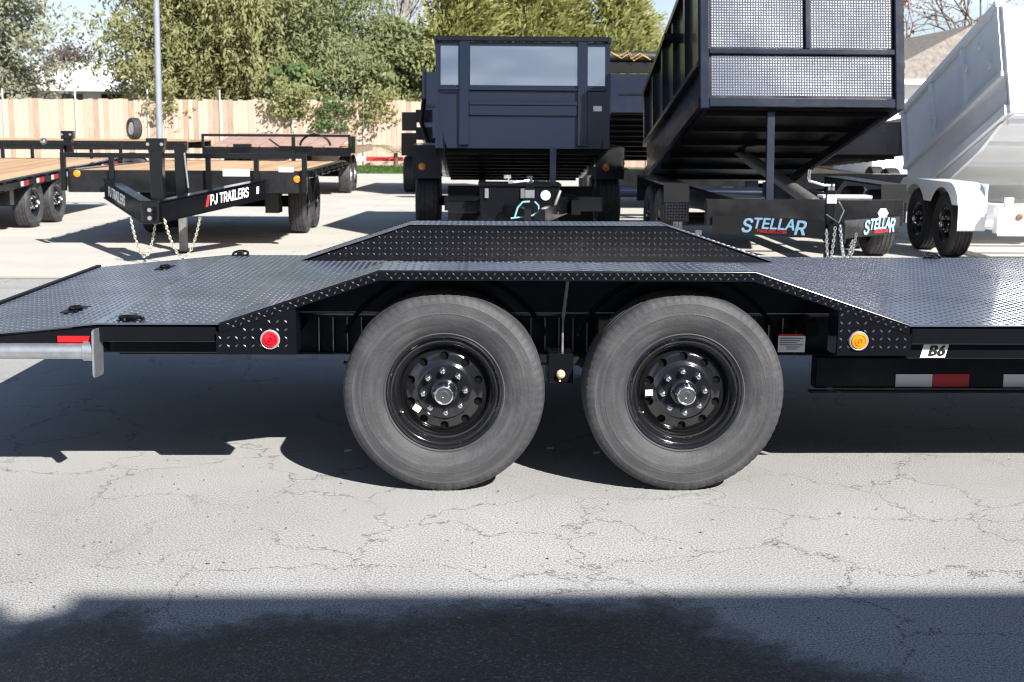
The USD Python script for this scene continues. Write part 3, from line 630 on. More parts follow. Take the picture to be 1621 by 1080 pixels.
# ------------------------------------------------------------------ wood deck flatbeds
def rail_guard(t, xs, y, z0, z1, w=.05, posts=6):
    a = MB().box(xs[0], xs[1], y - w / 2, y + w / 2, z1 - w, z1, .004)
    obj('guard_rail', a, 'black', t)
    for x in np.linspace(xs[0] + w / 2, xs[1] - w / 2, posts):
        obj('rail_post', MB().box(x - w / 2, x + w / 2, y - w / 2 + .004, y + w / 2 - .004, z0, z1 - w), 'black', t, smooth=False)
def chain(name, pts_list, parent, r=.006, link=.034, material='brass'):
    """links along a polyline, alternately turned"""
    a = MB(); P = np.array(pts_list, float); seg = np.linalg.norm(np.diff(P, axis=0), axis=1); cum = np.r_[0, np.cumsum(seg)]
    n = int(cum[-1] / (link * .78))
    for k in range(n):
        s0 = (k + .5) * cum[-1] / n
        c = np.array([np.interp(s0, cum, P[:, i]) for i in range(3)]); t = np.array([np.interp(min(s0 + .01, cum[-1]), cum, P[:, i]) - np.interp(max(s0 - .01, 0), cum, P[:, i]) for i in range(3)]); t /= np.linalg.norm(t)
        sd = np.cross(t, [0, 1, 0]) if k % 2 else np.cross(t, np.cross(t, [0, 1, 0])); sd /= np.linalg.norm(sd) + 1e-9
        ring = [c + t * (link / 2) * math.cos(q) + sd * link * .32 * math.sin(q) for q in np.linspace(0, 2 * math.pi, 9)]
        a.tube(ring, r, 5, cap=False)
    return obj(name, a, material, parent)
def catenary(a, b, sag, n=24):
    a, b = np.array(a, float), np.array(b, float)
    return [a + (b - a) * t - np.array([0, 0, sag * 4 * t * (1 - t)]) for t in np.linspace(0, 1, n)]
def planks(t, x0, x1, y0, y1, z, n, gap=.006, zf=None):
    w = (x1 - x0) / n
    for k in range(n):
        a = MB().box(x0 + k * w + gap / 2, x0 + (k + 1) * w - gap / 2, y0, y1, z - .038, z + rng.uniform(-.002, .002))
        if zf: a.xf(zf)
        obj('plank', a, 'plank', t, smooth=False)

f1 = thing('flatbed_trailer', 'black flatbed with tan plank deck and lettered A-frame tongue hung with two chains', 'trailer', (-3.265, 11.5, 0))
X0, X1, Y0, Y1, ZD = -4.63, -1.905, 10.0, 14.35, .885
cx = (X0 + X1) / 2
obj('front_beam', MB().box(X0 + .02, X1 - .02, Y0, Y0 + .10, .64, ZD + .004, .005), 'black_dusty', f1)
planks(f1, X0 + .10, X1 - .10, Y0 + .105, Y1 - .1, ZD, 18)
for s, x in ((-1, X0), (1, X1)):
    a = MB().box(x - s * .10, x, Y0 + .102, Y1, .80, ZD + .012, .004)
    obj('side_rail', a, 'black', f1)
    for y in np.arange(Y0 + .4, Y1 - .2, .6): obj('stake_pocket', MB().box(x, x + s * .05, y - .045, y + .045, .81, ZD, .004), 'black', f1)
    obj('rub_rail', MB().box(x + s * .052, x + s * .062, Y0 + .15, Y1 - .05, .86, ZD - .02), 'black', f1, smooth=False)
obj('rear_beam', MB().box(X0 + .105, X1 - .105, Y1 - .095, Y1, .74, ZD + .004), 'black', f1, smooth=False)
for x in (cx - .5, cx + .5): obj('frame_beam', MB().box(x - .05, x + .05, Y0 + .12, Y1 - .12, .55, ZD - .095), 'under', f1, smooth=False)
for y in np.arange(Y0 + .6, Y1 - .2, .6): obj('cross_member', MB().box(X0 + .12, X1 - .12, y - .03, y + .03, ZD - .09, ZD - .042), 'under', f1, smooth=False)
rail_guard(f1, (X0 - .03, X1 - .0), Y0 - .06, .66, 1.085, .055, 6)
for x in (X0 + .13, X1 - .12):
    obj('marker_lamp', MB().lathe([(.04, 0), (.04, -.012), (.03, -.018), (.0005, -.022)], (x, Y0 - .002, .85 if x < cx else .80), 20), 'amber', f1)
obj('white_placard', MB().box(-2.86, -2.56, Y0 - .012, Y0 - .004, .83, .91), 'sticker', f1, smooth=False)
obj('white_placard', MB().box(-2.23, -2.06, Y0 - .012, Y0 - .004, .88, .935), 'sticker', f1, smooth=False)
cz, cyp = .535, 8.35
arms = []
for s in (-1, 1):
    a0, a1 = np.array([cx + s * .86, Y0 - .10, .69]), np.array([cx + s * .06, cyp, cz])
    b = MB(); b.bar(a0, a1, .09, .20); b.bar(a0 + [0, 0, .103], a1 + [0, 0, .103], .12, .012); b.bar(a0 - [0, 0, .103], a1 - [0, 0, .103], .12, .012)
    obj('tongue_arm', b, 'black', f1, smooth=False)
    arms.append((a0, a1))
obj('coupler', MB().box(cx - .09, cx + .09, cyp - .10, cyp + .16, cz - .12, cz + .11, .01).box(cx - .05, cx + .05, cyp - .20, cyp - .101, cz - .09, cz + .04, .01), 'black', f1)
for z in (-.05, .03): obj('coupler_bolt', MB().cyl((cx + .03, cyp - .15, cz + z), (cx + .03, cyp - .23, cz + z), .022, 8), 'chrome', f1)
def arm_text(text, h, a0, a1, start, s, parent, mat_, bold=True, shear=.15, up=0.0, sx=1.0):
    d = (a1 - a0) / np.linalg.norm(a1 - a0)
    u = d if s < 0 else -d                      # text reads left to right seen from the front
    n_ = np.cross(u, np.cross([0, 0, 1], u)); v = np.array([0, 0, 1.0]) - u * u[2]; v /= np.linalg.norm(v)
    nrm = np.cross(u, v)
    o = (a0 if s < 0 else a1) + u * start + nrm * .0465 + v * up
    return lettering(text, h, o, u, v, mat_, parent, 'lettering', bold, shear, .002, sx)
a0, a1 = arms[1]
arm_text('PJ TRAILERS', .105, a0, a1, .76, 1, f1, 'letter_white', up=-.04, sx=.74)
dd = (a0 - a1) / np.linalg.norm(a0 - a1)
nn = np.cross(dd, [0, 0, 1]); nn /= np.linalg.norm(nn)
p = a1 + dd * .74 + nn * .048
obj('red_stripe', MB().prism([(-.05, -.05), (-.01, -.05), (.03, .07), (-.01, .07)], p, dd, (0, 0, 1), .002), 'letter_red', f1, smooth=False)
p = a1 + dd * 1.58 + nn * .048
obj('decal', MB().prism([(0, -.03), (.04, -.03), (.045, .05), (.005, .05)], p, dd, (0, 0, 1), .002), 'letter_white', f1, smooth=False)
a0, a1 = arms[0]
arm_text('PJ TRAILERS', .105, a0, a1, .20, -1, f1, 'letter_white', up=-.05, sx=.9)
def jack(t, x, y, ztop, zfoot, w, head=True):
    h = holder('jack', t)
    obj('jack_tube', MB().box(x - w / 2, x + w / 2, y - w / 2, y + w / 2, .45, ztop - (.12 if head else 0), .008), 'black', h)
    if head:
        obj('jack_head', MB().prism([(-.045, 0), (.045, 0), (.085, .11), (.095, .2), (-.095, .2), (-.085, .11)], (x, y + .06, ztop - .2), (1, 0, 0), (0, 0, 1), .12), 'black', h, smooth=False)
        for s in (-1, 1): obj('head_bolt', MB().cyl((x + s * .07, y - .062, ztop - .06), (x + s * .07, y - .085, ztop - .06), .018, 8), 'chrome', h)
    if zfoot is not None:
        obj('jack_leg', MB().box(x - w * .36, x + w * .36, y - w * .36, y + w * .36, zfoot + .012, .45, .006), 'steel_worn', h)
        obj('jack_foot', MB().box(x - .1, x + .1, y - .08, y + .08, zfoot + .001, zfoot + .012), 'black', h, smooth=False)
jack(f1, cx + .005, 8.62, 1.265, None, .13)
jack(f1, cx + .03, 9.58, 1.20, 0.0, .115, head=False)
obj('jack_handle', MB().cyl((cx + .09, 9.5, 1.1), (cx + .12, 9.5, .72), .012, 8), 'zinc', f1)
for (xa, xb, y) in ((cx - .22, cx + .0, 8.36), (cx + .13, cx + .46, 8.30)):
    chain('safety_chain', catenary((xa, y, .47), (xb, y + .15, .47), .40), f1)
for x, s in ((-2.31, 1), (-4.22, -1)):
    for y in (13.25, 12.35):
        wheel(f1, (x, y, .39), .39, .21, .235, 'r' if s > 0 else 'l', 40, detail=False)
for y in (13.25, 12.35): obj('axle', MB().cyl((-4.15, y, .39), (-2.4, y, .39), .05, 12), 'under', f1)
obj('toolbox_bracket', MB().box(-2.62, -2.45, 11.4, 11.7, .32, .62), 'black', f1, smooth=False)

# second flatbed at the far left, pointing away
f2 = thing('flatbed_trailer', 'black flatbed cut by the left frame edge, red and white tape along its side', 'trailer', (-7.3, 14.5, 0))
pz = lambda V: np.c_[V[:, 0], V[:, 1], V[:, 2] + (V[:, 1] - 12) * .030]
EX = -6.0; Z2 = .665
planks(f2, EX - 2.35, EX - .10, 10.6, 17.2, Z2, 16, zf=pz)
for s, x in ((1, EX), (-1, EX - 2.5)):
    obj('side_rail', MB().box(x - s * .10, x, 10.5, 17.3, Z2 - .12, Z2 + .012, .004).xf(pz), 'black', f2)
    obj('rub_rail', MB().box(x + s * .04, x + s * .05, 10.5, 17.3, Z2 - .09, Z2 - .02).xf(pz), 'black', f2, smooth=False)
    for y in np.arange(10.7, 17.2, .55): obj('stake_pocket', MB().box(x, x + s * .04, y - .04, y + .04, Z2 - .11, Z2).xf(pz), 'black', f2, smooth=False)
for k, y in enumerate(np.arange(12.35, 17.2, .62)):
    a = MB().box(EX + .0505, EX + .053, y, y + .10, Z2 - .088, Z2 - .024).xf(pz); obj('reflector_tape', a, 'white_tape', f2, smooth=False)
    a = MB().box(EX + .0505, EX + .053, y + .101, y + .30, Z2 - .088, Z2 - .024).xf(pz); obj('reflector_tape', a, 'red_tape', f2, smooth=False)
obj('end_beam', MB().box(EX - 2.4, EX - .1, 17.2, 17.3, Z2 - .12, Z2 + .004).xf(pz), 'black', f2, smooth=False)
for x in (EX - .7, EX - 1.75): obj('frame_beam', MB().box(x - .05, x + .05, 10.6, 17.2, Z2 - .32, Z2 - .06).xf(pz), 'under', f2, smooth=False)
rail_guard(f2, (EX - 2.5, EX + .02), 17.42, .80, 1.085, .05, 6)
h = holder('jack', f2)
obj('jack_tube', MB().box(-6.98, -6.85, 17.5, 17.63, .9, 1.15), 'black', h, smooth=False)
obj('jack_head', MB().box(-7.02, -6.82, 17.48, 17.64, 1.14, 1.28, .01), 'black', h)
for s in (-1, 1): obj('head_bolt', MB().cyl((-6.92 + s * .07, 17.48, 1.22), (-6.92 + s * .07, 17.45, 1.22), .02, 8), 'chrome', h)
obj('winch_cap', MB().ball((-7.28, 17.4, 1.10), .06), 'chrome', f2)
for y in (13.02, 14.0):
    for x, sd in ((-6.10, 'r'), (-8.2, 'l')): wheel(f2, (x, y, .345), .345, .20, .23, sd, 48, detail=True if sd == 'r' else False, rimmat='gloss')
    obj('axle', MB().cyl((-8.1, y, .34), (-6.2, y, .34), .05, 12), 'under', f2)
obj('mud_bracket', MB().box(-6.5, -6.05, 12.2, 12.35, .35, .55), 'black', f2, smooth=False)

# third flatbed, seen past the first one's deck
f3 = thing('flatbed_trailer', 'flatbed with reddish ramp boards behind a rail, beyond the lettered flatbed deck', 'trailer', (-3.9, 23, 0))
XA, XB3, YF = -5.38, -2.46, 21.0
obj('front_beam', MB().box(XA, XB3, YF, YF + .12, .80, .965, .006), 'black', f3)
rail_guard(f3, (XA, XB3), YF - .02, .966, 1.222, .05, 2)
obj('center_post', MB().box(-3.62, -3.55, YF - .04, YF + .02, .70, 1.17), 'black', f3, smooth=False)
obj('corner_post', MB().box(XB3 + .003, XB3 + .09, YF - .03, YF + .25, .86, 1.19, .005), 'black', f3)
planks(f3, XA + .08, XB3 - .08, YF + .125, YF + 5.5, .955, 16)
M['ramp_wood'] = simple('reddish_ramp_boards', (.30, .19, .15), .8, col2=(.42, .29, .24), vscale=3)
for k in range(8):
    x = XA + .25 + k * .32
    obj('ramp_board', MB().bar((x, YF + .45, .98), (x + .12, YF + 2.6, 1.205), .30, .03), 'ramp_wood', f3, smooth=False)
for s, x in ((-1, XA), (1, XB3)): obj('side_rail', MB().box(x - s * .08, x, YF + .125, YF + 5.5, .82, .965), 'black', f3, smooth=False)
for x in (-4.5, -3.3): obj('frame_beam', MB().box(x - .05, x + .05, YF + .13, YF + 5.4, .58, .83), 'under', f3, smooth=False)
for x, sd in ((-2.72, 'r'), (-5.1, 'l')):
    for y in (22.55, 23.45): wheel(f3, (x, y, .39), .39, .21, .25, sd, 40, detail=False, rimmat='white_paint')
for y in (22.55, 23.45): obj('axle', MB().cyl((-5, y, .39), (-2.8, y, .39), .05, 10), 'under', f3)
arc = [(-3.15 + .30 * math.cos(t) * 1.0, YF - .08, .98 + .24 * math.sin(t)) for t in np.linspace(0.1, math.pi - .1, 14)]
obj('hose_loop', MB().tube(arc, .022, 8), 'under', f3)
obj('latch_handle', MB().tube([(-4.05, YF - .08, 1.13), (-3.85, YF - .08, .98), (-3.2, YF - .08, .975)], .02, 6), 'under', f3)
obj('latch_box', MB().box(-4.75, -4.4, YF - .12, YF - .01, .96, 1.03), 'black', f3, smooth=False)

f4 = thing('flatbed_trailer', 'farthest flatbed, a thin tan deck line in front of the wooden fence', 'trailer', (-10, 25, 0))
planks(f4, -13.5, -6.3, 24.0, 26.4, 1.05, 10)
obj('front_beam', MB().box(-13.5, -6.3, 23.86, 23.99, .84, 1.035), 'black', f4, smooth=False)
for x in (-12.5, -11.5, -7.6): wheel(f4, (x, 24.2, .39), .39, .21, .24, -1, 32, detail=False)
for x in (-12.5, -11.5, -7.6): obj('axle', MB().cyl((x, 24.3, .39), (x, 26.2, .39), .05, 8), 'under', f4)
obj('rear_beam', MB().box(-13.5, -6.3, 26.41, 26.5, .84, 1.035), 'black', f4, smooth=False)
sp = thing('spare_tyre', 'grey spare tyre standing upright on the farthest flatbed deck', 'tyre', (-7.62, 24.6, 1.052))
t = tyre_mesh(np.array([-7.62, 24.6, 1.295]), .24, .14, .20, -1, 40)
t.xf(lambda V: np.c_[-7.62 + (V[:, 0] + 7.62) * .62 + (V[:, 1] - 24.6) * .78, 24.6 - (V[:, 0] + 7.62) * .78 + (V[:, 1] - 24.6) * .62, V[:, 2] + .003])
obj('tyre', t, 'sidewall', sp)
t = MB().lathe([(.14, -.07), (.12, -.05), (.08, -.02), (.05, -.02), (.0005, -.04)], np.array([-7.62, 24.6, 1.295]), 28)
t.xf(lambda V: np.c_[-7.62 + (V[:, 0] + 7.62) * .62 + (V[:, 1] - 24.6) * .78, 24.6 - (V[:, 0] + 7.62) * .78 + (V[:, 1] - 24.6) * .62, V[:, 2] + .003])
obj('rim', t, 'white_paint', sp)

# ------------------------------------------------------------------ dump trailers
class Tilt:
    """local frame of a raised box: origin at the rear hinge, -y towards the front, tilted so that the front is up"""
    def __init__(s, cx, yr, zr, ang): s.c, s.a = np.array([cx, yr, zr]), ang
    def __call__(s, V):
        V = np.asarray(V, float); c, q = math.cos(s.a), math.sin(s.a)
        return np.c_[V[:, 0], V[:, 1] * c + V[:, 2] * q, -V[:, 1] * q + V[:, 2] * c] + s.c

def dump_bed(t, T_, L, w, h_rear, h_front, m_out, m_front, m_under, ribs=5, side_ribs=5, midrail=None, under_ribs=9):
    hw = w / 2
    side = [(-L, 0), (0, 0), (0, h_rear), (-L, h_front)]
    bed = holder('dump_bed', t)
    obj('floor', MB().box(-hw, hw, -L + .03, 0, 0, .05).xf(T_), m_under, bed, smooth=False)
    for k, y in enumerate(np.linspace(-L + .2, -.15, under_ribs)):
        obj('floor_rib', MB().box(-hw + .06, hw - .06, y - .035, y + .035, -.05, -.001).xf(T_), m_under, bed, smooth=False)
    for s in (-1, 1):
        a = MB().prism(side, (s * hw + (.0 if s < 0 else -.04), 0, 0), (0, 1, 0), (0, 0, 1), .04)
        obj('side_wall', a.xf(T_), m_out, bed, smooth=False)
        a = MB().bar((s * (hw + .012), -L - .01, h_front + .03), (s * (hw + .012), .01, h_rear + .03), .10, .07)
        obj('top_rail', a.xf(T_), m_out, bed, smooth=False)
        obj('bottom_rail', MB().box(s * hw, s * (hw + .05), -L, 0, .0, .10).xf(T_), m_out, bed, smooth=False)
        if midrail: obj('mid_rail', MB().box(s * hw, s * (hw + .06), -L, 0, midrail, midrail + .06, .006).xf(T_), m_out, bed)
        for y in np.linspace(-L + .05, -.05, side_ribs):
            hh = h_front + (y + L) / L * (h_rear - h_front)
            obj('side_post', MB().box(s * hw, s * (hw + .045), y - .045, y + .045, .101 if not midrail else midrail + .061, hh - .006).xf(T_), m_out, bed, smooth=False)
    obj('tail_gate', MB().box(-hw + .045, hw - .045, -.04, 0, .05, h_rear).xf(T_), m_out, bed, smooth=False)
    return bed

# --- middle dump trailer
dm = thing('dump_trailer', 'dark blue dump trailer with glossy front panel, bed slightly raised, in the middle', 'dump trailer', (.62, 13, 0))
TH = Tilt(.555, 14.40, .66, math.atan2(.49, 3.85)); L = math.hypot(3.88, .49)
bed = dump_bed(dm, TH, L, 1.96, 1.20, 1.24, 'navy', 'navy', 'under', midrail=None)
hw = .98
fr = MB().prism([(-hw + .09, 0), (hw - .06, 0), (hw - .02, .25), (hw, 1.24), (-hw, 1.24), (-hw + .02, .25)], (0, -L + .028, 0), (1, 0, 0), (0, 0, 1), .03).xf(TH)
obj('front_panel', fr, 'navy', bed, smooth=False)
fy = -L - .003
for (xa, xb) in ((-hw + .015, -.76), (-.62, .64), (.76, hw - .015)):
    obj('gloss_panel', MB().box(xa, xb, fy - .006, fy, .735, 1.19).xf(TH), 'navy_gloss', bed, smooth=False)
for x in (-.69, .70): obj('front_post', MB().box(x - .058, x + .058, fy - .06, fy - .0, .03, 1.238, .006).xf(TH), 'navy', bed)
obj('front_top_rail', MB().box(-hw - .03, hw + .03, fy - .045, fy, 1.242, 1.30, .006).xf(TH), 'black', bed)
obj('front_mid_rail', MB().box(-hw + .0, hw - .0, fy - .035, fy, .672, .705, .005).xf(TH), 'navy', bed)
obj('front_mid_rail', MB().box(-.63, .64, fy - .045, fy, .50, .545, .004).box(-.63, .64, fy - .03, fy, .38, .499, .004).xf(TH), 'navy', bed)
obj('side_step', MB().box(-hw + .02, -.75, fy - .02, fy, .645, .67).xf(TH), 'black', bed, smooth=False)
obj('white_placard', MB().box(.83, .93, fy - .008, fy - .001, .44, .50).xf(TH), 'sticker', bed, smooth=False)
# frame, toolbox and tongue
for x in (.1, 1.1): obj('frame_rail', MB().box(x - .05, x + .05, 9.3, 14.4, .46, .62), 'black', dm, smooth=False)
obj('front_cross_beam', MB().box(-.35, 1.45, 9.9, 10.05, .46, .62), 'black', dm, smooth=False)
for s in (-1, 1): obj('tongue_arm', MB().bar((.6 + s * .5, 9.9, .54), (.6 + s * .07, 8.2, .52), .07, .14), 'black', dm, smooth=False)
box_ = holder('tool_box', dm)
obj('box_body', MB().prism([(-.40, -.14), (.40, -.14), (.43, .34), (-.43, .34)], (.47, 9.35, .44), (1, 0, 0), (0, 0, 1), .42), 'black', box_, smooth=False)
obj('box_lid', MB().box(.03, .91, 8.90, 9.38, .785, .815, .006), 'black', box_)
obj('round_sticker', MB().cyl((.745, 8.927, .69), (.745, 8.915, .69), .052, 24), 'sticker', box_, smooth=False)
for x in (.12, .50): obj('box_latch', MB().box(x - .02, x + .02, 8.90, 8.925, .66, .76), 'zinc', box_, smooth=False)
jk = holder('jack', dm)
obj('jack_tube', MB().box(.515, .595, 8.4, 8.48, .40, .84, .006), 'black', jk)
obj('jack_collar', MB().box(.508, .602, 8.393, 8.487, .69, .77), 'zinc', jk, smooth=False)
obj('jack_top', MB().box(.525, .585, 8.41, 8.47, .84, .91), 'chrome', jk, smooth=False)
obj('crank_handle', MB().tube([(.55, 8.42, .865), (.40, 8.38, .85), (.345, 8.38, .845), (.335, 8.36, .90)], .012, 8).tube([(.29, 8.36, .905), (.36, 8.36, .905)], .022, 8), 'chrome', jk)
obj('jack_leg', MB().box(.527, .583, 8.41, 8.47, .02, .40), 'zinc', jk, smooth=False)
obj('hoist_frame', MB().box(-.34, 1.45, 11.2, 11.3, .22, .68), 'under', dm, smooth=False)
obj('prop_post', MB().box(.862, .935, 10.25, 10.32, .62, 1.18, .005), 'navy', dm)
lp = [(.40, 8.3, .50), (.43, 8.29, .60), (.48, 8.28, .655), (.55, 8.28, .66)]
obj('coiled_cable', MB().tube(lp, .010, 6).tube([(.60, 8.28, .66), (.64, 8.28, .62), (.64, 8.28, .56), (.58, 8.28, .52), (.48, 8.28, .505), (.36, 8.28, .49)], .008, 6), 'blue_cable', dm)
obj('breakaway_strap', MB().tube([(.90, 8.9, .74), (.87, 8.88, .66), (.84, 8.88, .58), (.87, 8.88, .5)], .016, 6), 'steel_worn', dm)
for s, x in ((-1, -.66), (1, 1.84)):
    fd = holder('fender', dm)
    obj('fender_front', MB().box(x - .20, x + .20, 12.98, 13.0, .70, 1.15), 'navy', fd, smooth=False)
    obj('fender_top', MB().box(x - .20, x + .20, 13.001, 14.9, 1.12, 1.15), 'navy', fd, smooth=False)
    obj('fender_side', MB().box(x + s * .195, x + s * .20, 13.001, 14.9, .70, 1.119), 'navy', fd, smooth=False)
    obj('fender_lamp', MB().lathe([(.05, 0), (.05, -.015), (.035, -.022), (.0005, -.026)], (x - .07 if s < 0 else x - .05, 12.979, .86), 20), 'amber', fd)
    obj('fender_brace', MB().bar((x + .0, 12.96, .84), (x + .2, 12.96, .93), .02, .05), 'navy', fd, smooth=False)
    for y in (13.3, 14.15): wheel(dm, (x - .06 * 0, y, .36), .36, .20, .33, 'r' if s > 0 else 'l', 40, detail=False)
for y in (13.3, 14.15): obj('axle', MB().cyl((-.5, y, .36), (1.7, y, .36), .05, 10), 'under', dm)
obj('hydraulic_hose', MB().tube([(-.62, 12.2, 1.2), (-.70, 12.1, 1.45), (-.66, 12.0, 1.75)], .03, 8), 'under', dm)
for z in (1.22, 1.45): obj('hinge_block', MB().box(-.80, -.58, 12.7, 12.95, z, z + .17), 'navy', dm, smooth=False)
obj('frame_step', MB().box(-.30, .02, 9.2, 9.4, .48, .60, .005), 'black', dm)

# --- big raised dump trailer with perforated-looking mesh front
ds = thing('dump_trailer', 'black dump trailer with grid-embossed front panel, bed raised high and STELLAR tongue', 'dump trailer', (3.34, 11, 0))
TS = Tilt(3.335, 12.72, .735, math.atan2(.88, 4.22)); LS = math.hypot(4.22, .88)
bed = dump_bed(ds, TS, LS, 2.03, 1.10, 1.60, 'black', 'black', 'under', side_ribs=6, midrail=.42, under_ribs=6)
hw = 1.015
obj('front_panel', MB().box(-hw, hw, -LS, -LS + .028, .02, 1.58).xf(TS), 'black_dusty', bed, smooth=False)
# embossed grid of small pyramids on the front sheet
def grid_panel(x0, x1, z0, z1, pitch=.027):
    nx, nz = int((x1 - x0) / pitch), int((z1 - z0) / pitch); V, F = [], []; k = 0
    for i in range(nx):
        for j in range(nz):
            xa, za = x0 + (x1 - x0) * i / nx + .003, z0 + (z1 - z0) * j / nz + .003; xb, zb = xa + (x1 - x0) / nx - .006, za + (z1 - z0) / nz - .006
            y = -LS - .002; c = .008
            V += [(xa, y, za), (xb, y, za), (xb, y, zb), (xa, y, zb), (xa + c, y - .004, za + c), (xb - c, y - .004, za + c), (xb - c, y - .004, zb - c), (xa + c, y - .004, zb - c)]
            F += [[k + 4, k + 5, k + 6, k + 7], [k, k + 1, k + 5, k + 4], [k + 1, k + 2, k + 6, k + 5], [k + 2, k + 3, k + 7, k + 6], [k + 3, k, k + 4, k + 7]]; k += 8
    return MB().add(V, F)
M['embossed'] = simple('embossed_sheet', (.66, .68, .73), .26, metal=.9, rvar=.1, vscale=2, spec=.6)
for (xa, xb, za, zb) in ((-.93, .02, .62, 1.50), (.10, .93, .62, 1.50), (-.93, .93, .12, .54)):
    obj('embossed_sheet', grid_panel(xa, xb, za, zb).xf(TS), 'embossed', bed, smooth=False, kind='stuff')
yb = -LS - .05
obj('front_frame', MB().box(-.955, .955, yb, -LS - .004, .0, .09, .006).xf(TS), 'navy', bed)
obj('front_frame', MB().box(-.955, .955, yb, -LS - .004, .545, .60, .006).xf(TS), 'navy', bed)
obj('front_frame', MB().box(.035, .085, yb + .004, -LS - .004, .602, 1.55, .006).xf(TS), 'navy', bed)
for s in (-1, 1): obj('front_frame', MB().box(s * .957, s * 1.05, yb - .004, -LS - .004, -.02, 1.62, .008).xf(TS), 'navy', bed)
for s in (-1, 1): obj('side_gusset', MB().box(s * 1.02, s * 1.20, -2.9, -2.7, 1.10, 1.16).xf(TS), 'black', bed, smooth=False)
# lift ram, prop, frame
obj('prop_post', MB().bar((3.02, 8.42, .68), (3.045, 8.62, 1.60), .075, .06, (0, 1, 0)), 'navy', ds, smooth=False)
obj('hydraulic_ram', MB().cyl((3.62, 8.9, .62), (3.25, 10.6, 1.05), .07, 16).cyl((3.27, 10.5, 1.03), (3.15, 11.2, 1.16), .04, 16), 'steel_worn', ds)
obj('scissor_arm', MB().bar((4.2, 8.65, 1.55), (3.95, 11.6, .72), .05, .09), 'under', ds, smooth=False)
obj('front_cross_beam', MB().box(2.33, 4.33, 8.15, 8.27, .44, .70, .006), 'black_dusty', ds)
obj('white_decal', MB().cyl((4.12, 8.149, .57), (4.12, 8.140, .57), .055, 6), 'sticker', ds, smooth=False)
for x in (2.65, 4.0): obj('frame_rail', MB().box(x - .06, x + .06, 8.28, 12.9, .48, .68), 'black', ds, smooth=False)
obj('white_lid', MB().box(3.55, 4.05, 8.3, 8.55, .71, .735), 'sticker', ds, smooth=False)
sarms = []
for s in (-1, 1):
    a0, a1 = np.array([3.335 + s * .92, 8.14, .455]), np.array([3.335 + s * .06, 7.10, .485])
    obj('tongue_arm', MB().bar(a0, a1, .08, .17), 'black', ds, smooth=False); sarms.append((a0, a1))
a0, a1 = sarms[0]
def st_text(s, scale=1.0):
    a0, a1 = sarms[0 if s < 0 else 1]
    x = .36 if s < 0 else .42
    for ch, h, dy in (('S', .13, -.06), ('TELLA', .10, -.02), ('R', .13, -.06)):
        _, adv = arm_text(ch, h * scale, a0, a1, x, s, ds, 'letter_blue', up=dy, shear=.28, sx=1.2)
        x += adv + (.008 if ch == 'S' else -.018)
    arm_text('TRAILERS.COM', .028, a0, a1, .56 if s < 0 else .68, s, ds, 'letter_red', up=-.058, sx=1.25)
st_text(-1); st_text(1)
obj('coupler', MB().box(3.26, 3.41, 6.95, 7.20, .36, .54, .01), 'black', ds)
jk = holder('jack', ds)
obj('jack_tube', MB().box(3.295, 3.375, 7.22, 7.30, .35, .84, .006), 'black', jk)
obj('jack_label', MB().box(3.29, 3.38, 7.214, 7.219, .72, .80), 'sticker', jk, smooth=False)
obj('jack_top', MB().cyl((3.335, 7.26, .84), (3.335, 7.26, .90), .032, 12), 'chrome', jk)
obj('crank_handle', MB().tube([(3.36, 7.25, .885), (3.26, 7.24, .885), (3.12, 7.22, .925), (3.11, 7.22, .95), (3.115, 7.22, 1.03)], .014, 8), 'chrome', jk)
obj('jack_leg', MB().box(3.30, 3.37, 7.225, 7.295, .012, .35), 'under', jk, smooth=False)
obj('jack_foot', MB().box(3.24, 3.43, 7.17, 7.35, .001, .012), 'under', jk, smooth=False)
chain('safety_chain', catenary((3.22, 6.93, .50), (3.30, 6.93, .52), .32), ds, material='chrome')
chain('safety_chain', catenary((3.34, 6.92, .54), (3.50, 6.94, .46), .30), ds, material='chrome')
chain('safety_chain', catenary((3.36, 6.90, .36), (3.46, 6.92, .40), .16), ds, material='chrome')
obj('breakaway_cable', MB().tube([(3.33, 6.93, .56), (3.42, 7.1, .66), (3.40, 7.2, .74)], .006, 6).tube([(3.33, 6.93, .56), (3.26, 7.1, .62)], .006, 6), 'zinc', ds)
for s in (-1, 1):
    xo, xi = 3.335 + s * 1.315, 3.335 + s * 1.04
    fd = holder('fender', ds)
    obj('fender_top', MB().box(xo, xi, 9.06, 11.35, .80, .82), 'black_dusty', fd, smooth=False)
    obj('fender_front', MB().quad((xo, 9.06, .819), (xi, 9.06, .819), (xi, 9.02, .62), (xo, 9.02, .62)).quad((xo, 9.075, .819), (xo, 9.035, .62), (xi, 9.035, .62), (xi, 9.075, .819)), 'under', fd, smooth=False)
    pl_ = [(0, 0), (.275, 0), (.275, .0), (.275, .20), (0, .20)] if s < 0 else [(0, 0), (.275, 0), (.275, .2), (0, .2)]
    obj('fender_skirt', MB().box(xo, xi, 9.02, 9.03, .41, .619), 'plate', fd, smooth=False)
    xl = min(xo, xi)
    obj('skirt_tread', tread([((xl, 9.0195, .41), (1, 0, 0), (0, 0, 1), [(0, 0), (.275, 0), (.275, .2), (0, .2)])]), 'tread', fd, smooth=False, kind='stuff')
    obj('fender_rear', MB().box(xo, xi, 11.351, 11.36, .5, .82), 'black_dusty', fd, smooth=False)
    for y in (9.62, 10.5): wheel(ds, (3.335 + s * 1.18, y, .37), .37, .20, .24, 'r' if s > 0 else 'l', 48, detail=False)
for y in (9.62, 10.5): obj('axle', MB().cyl((2.2, y, .37), (4.45, y, .37), .05, 10), 'under', ds)
obj('marker_lamp', MB().box(2.27, 2.33, 8.4, 8.46, .32, .37), 'lens_ring', ds, smooth=False)

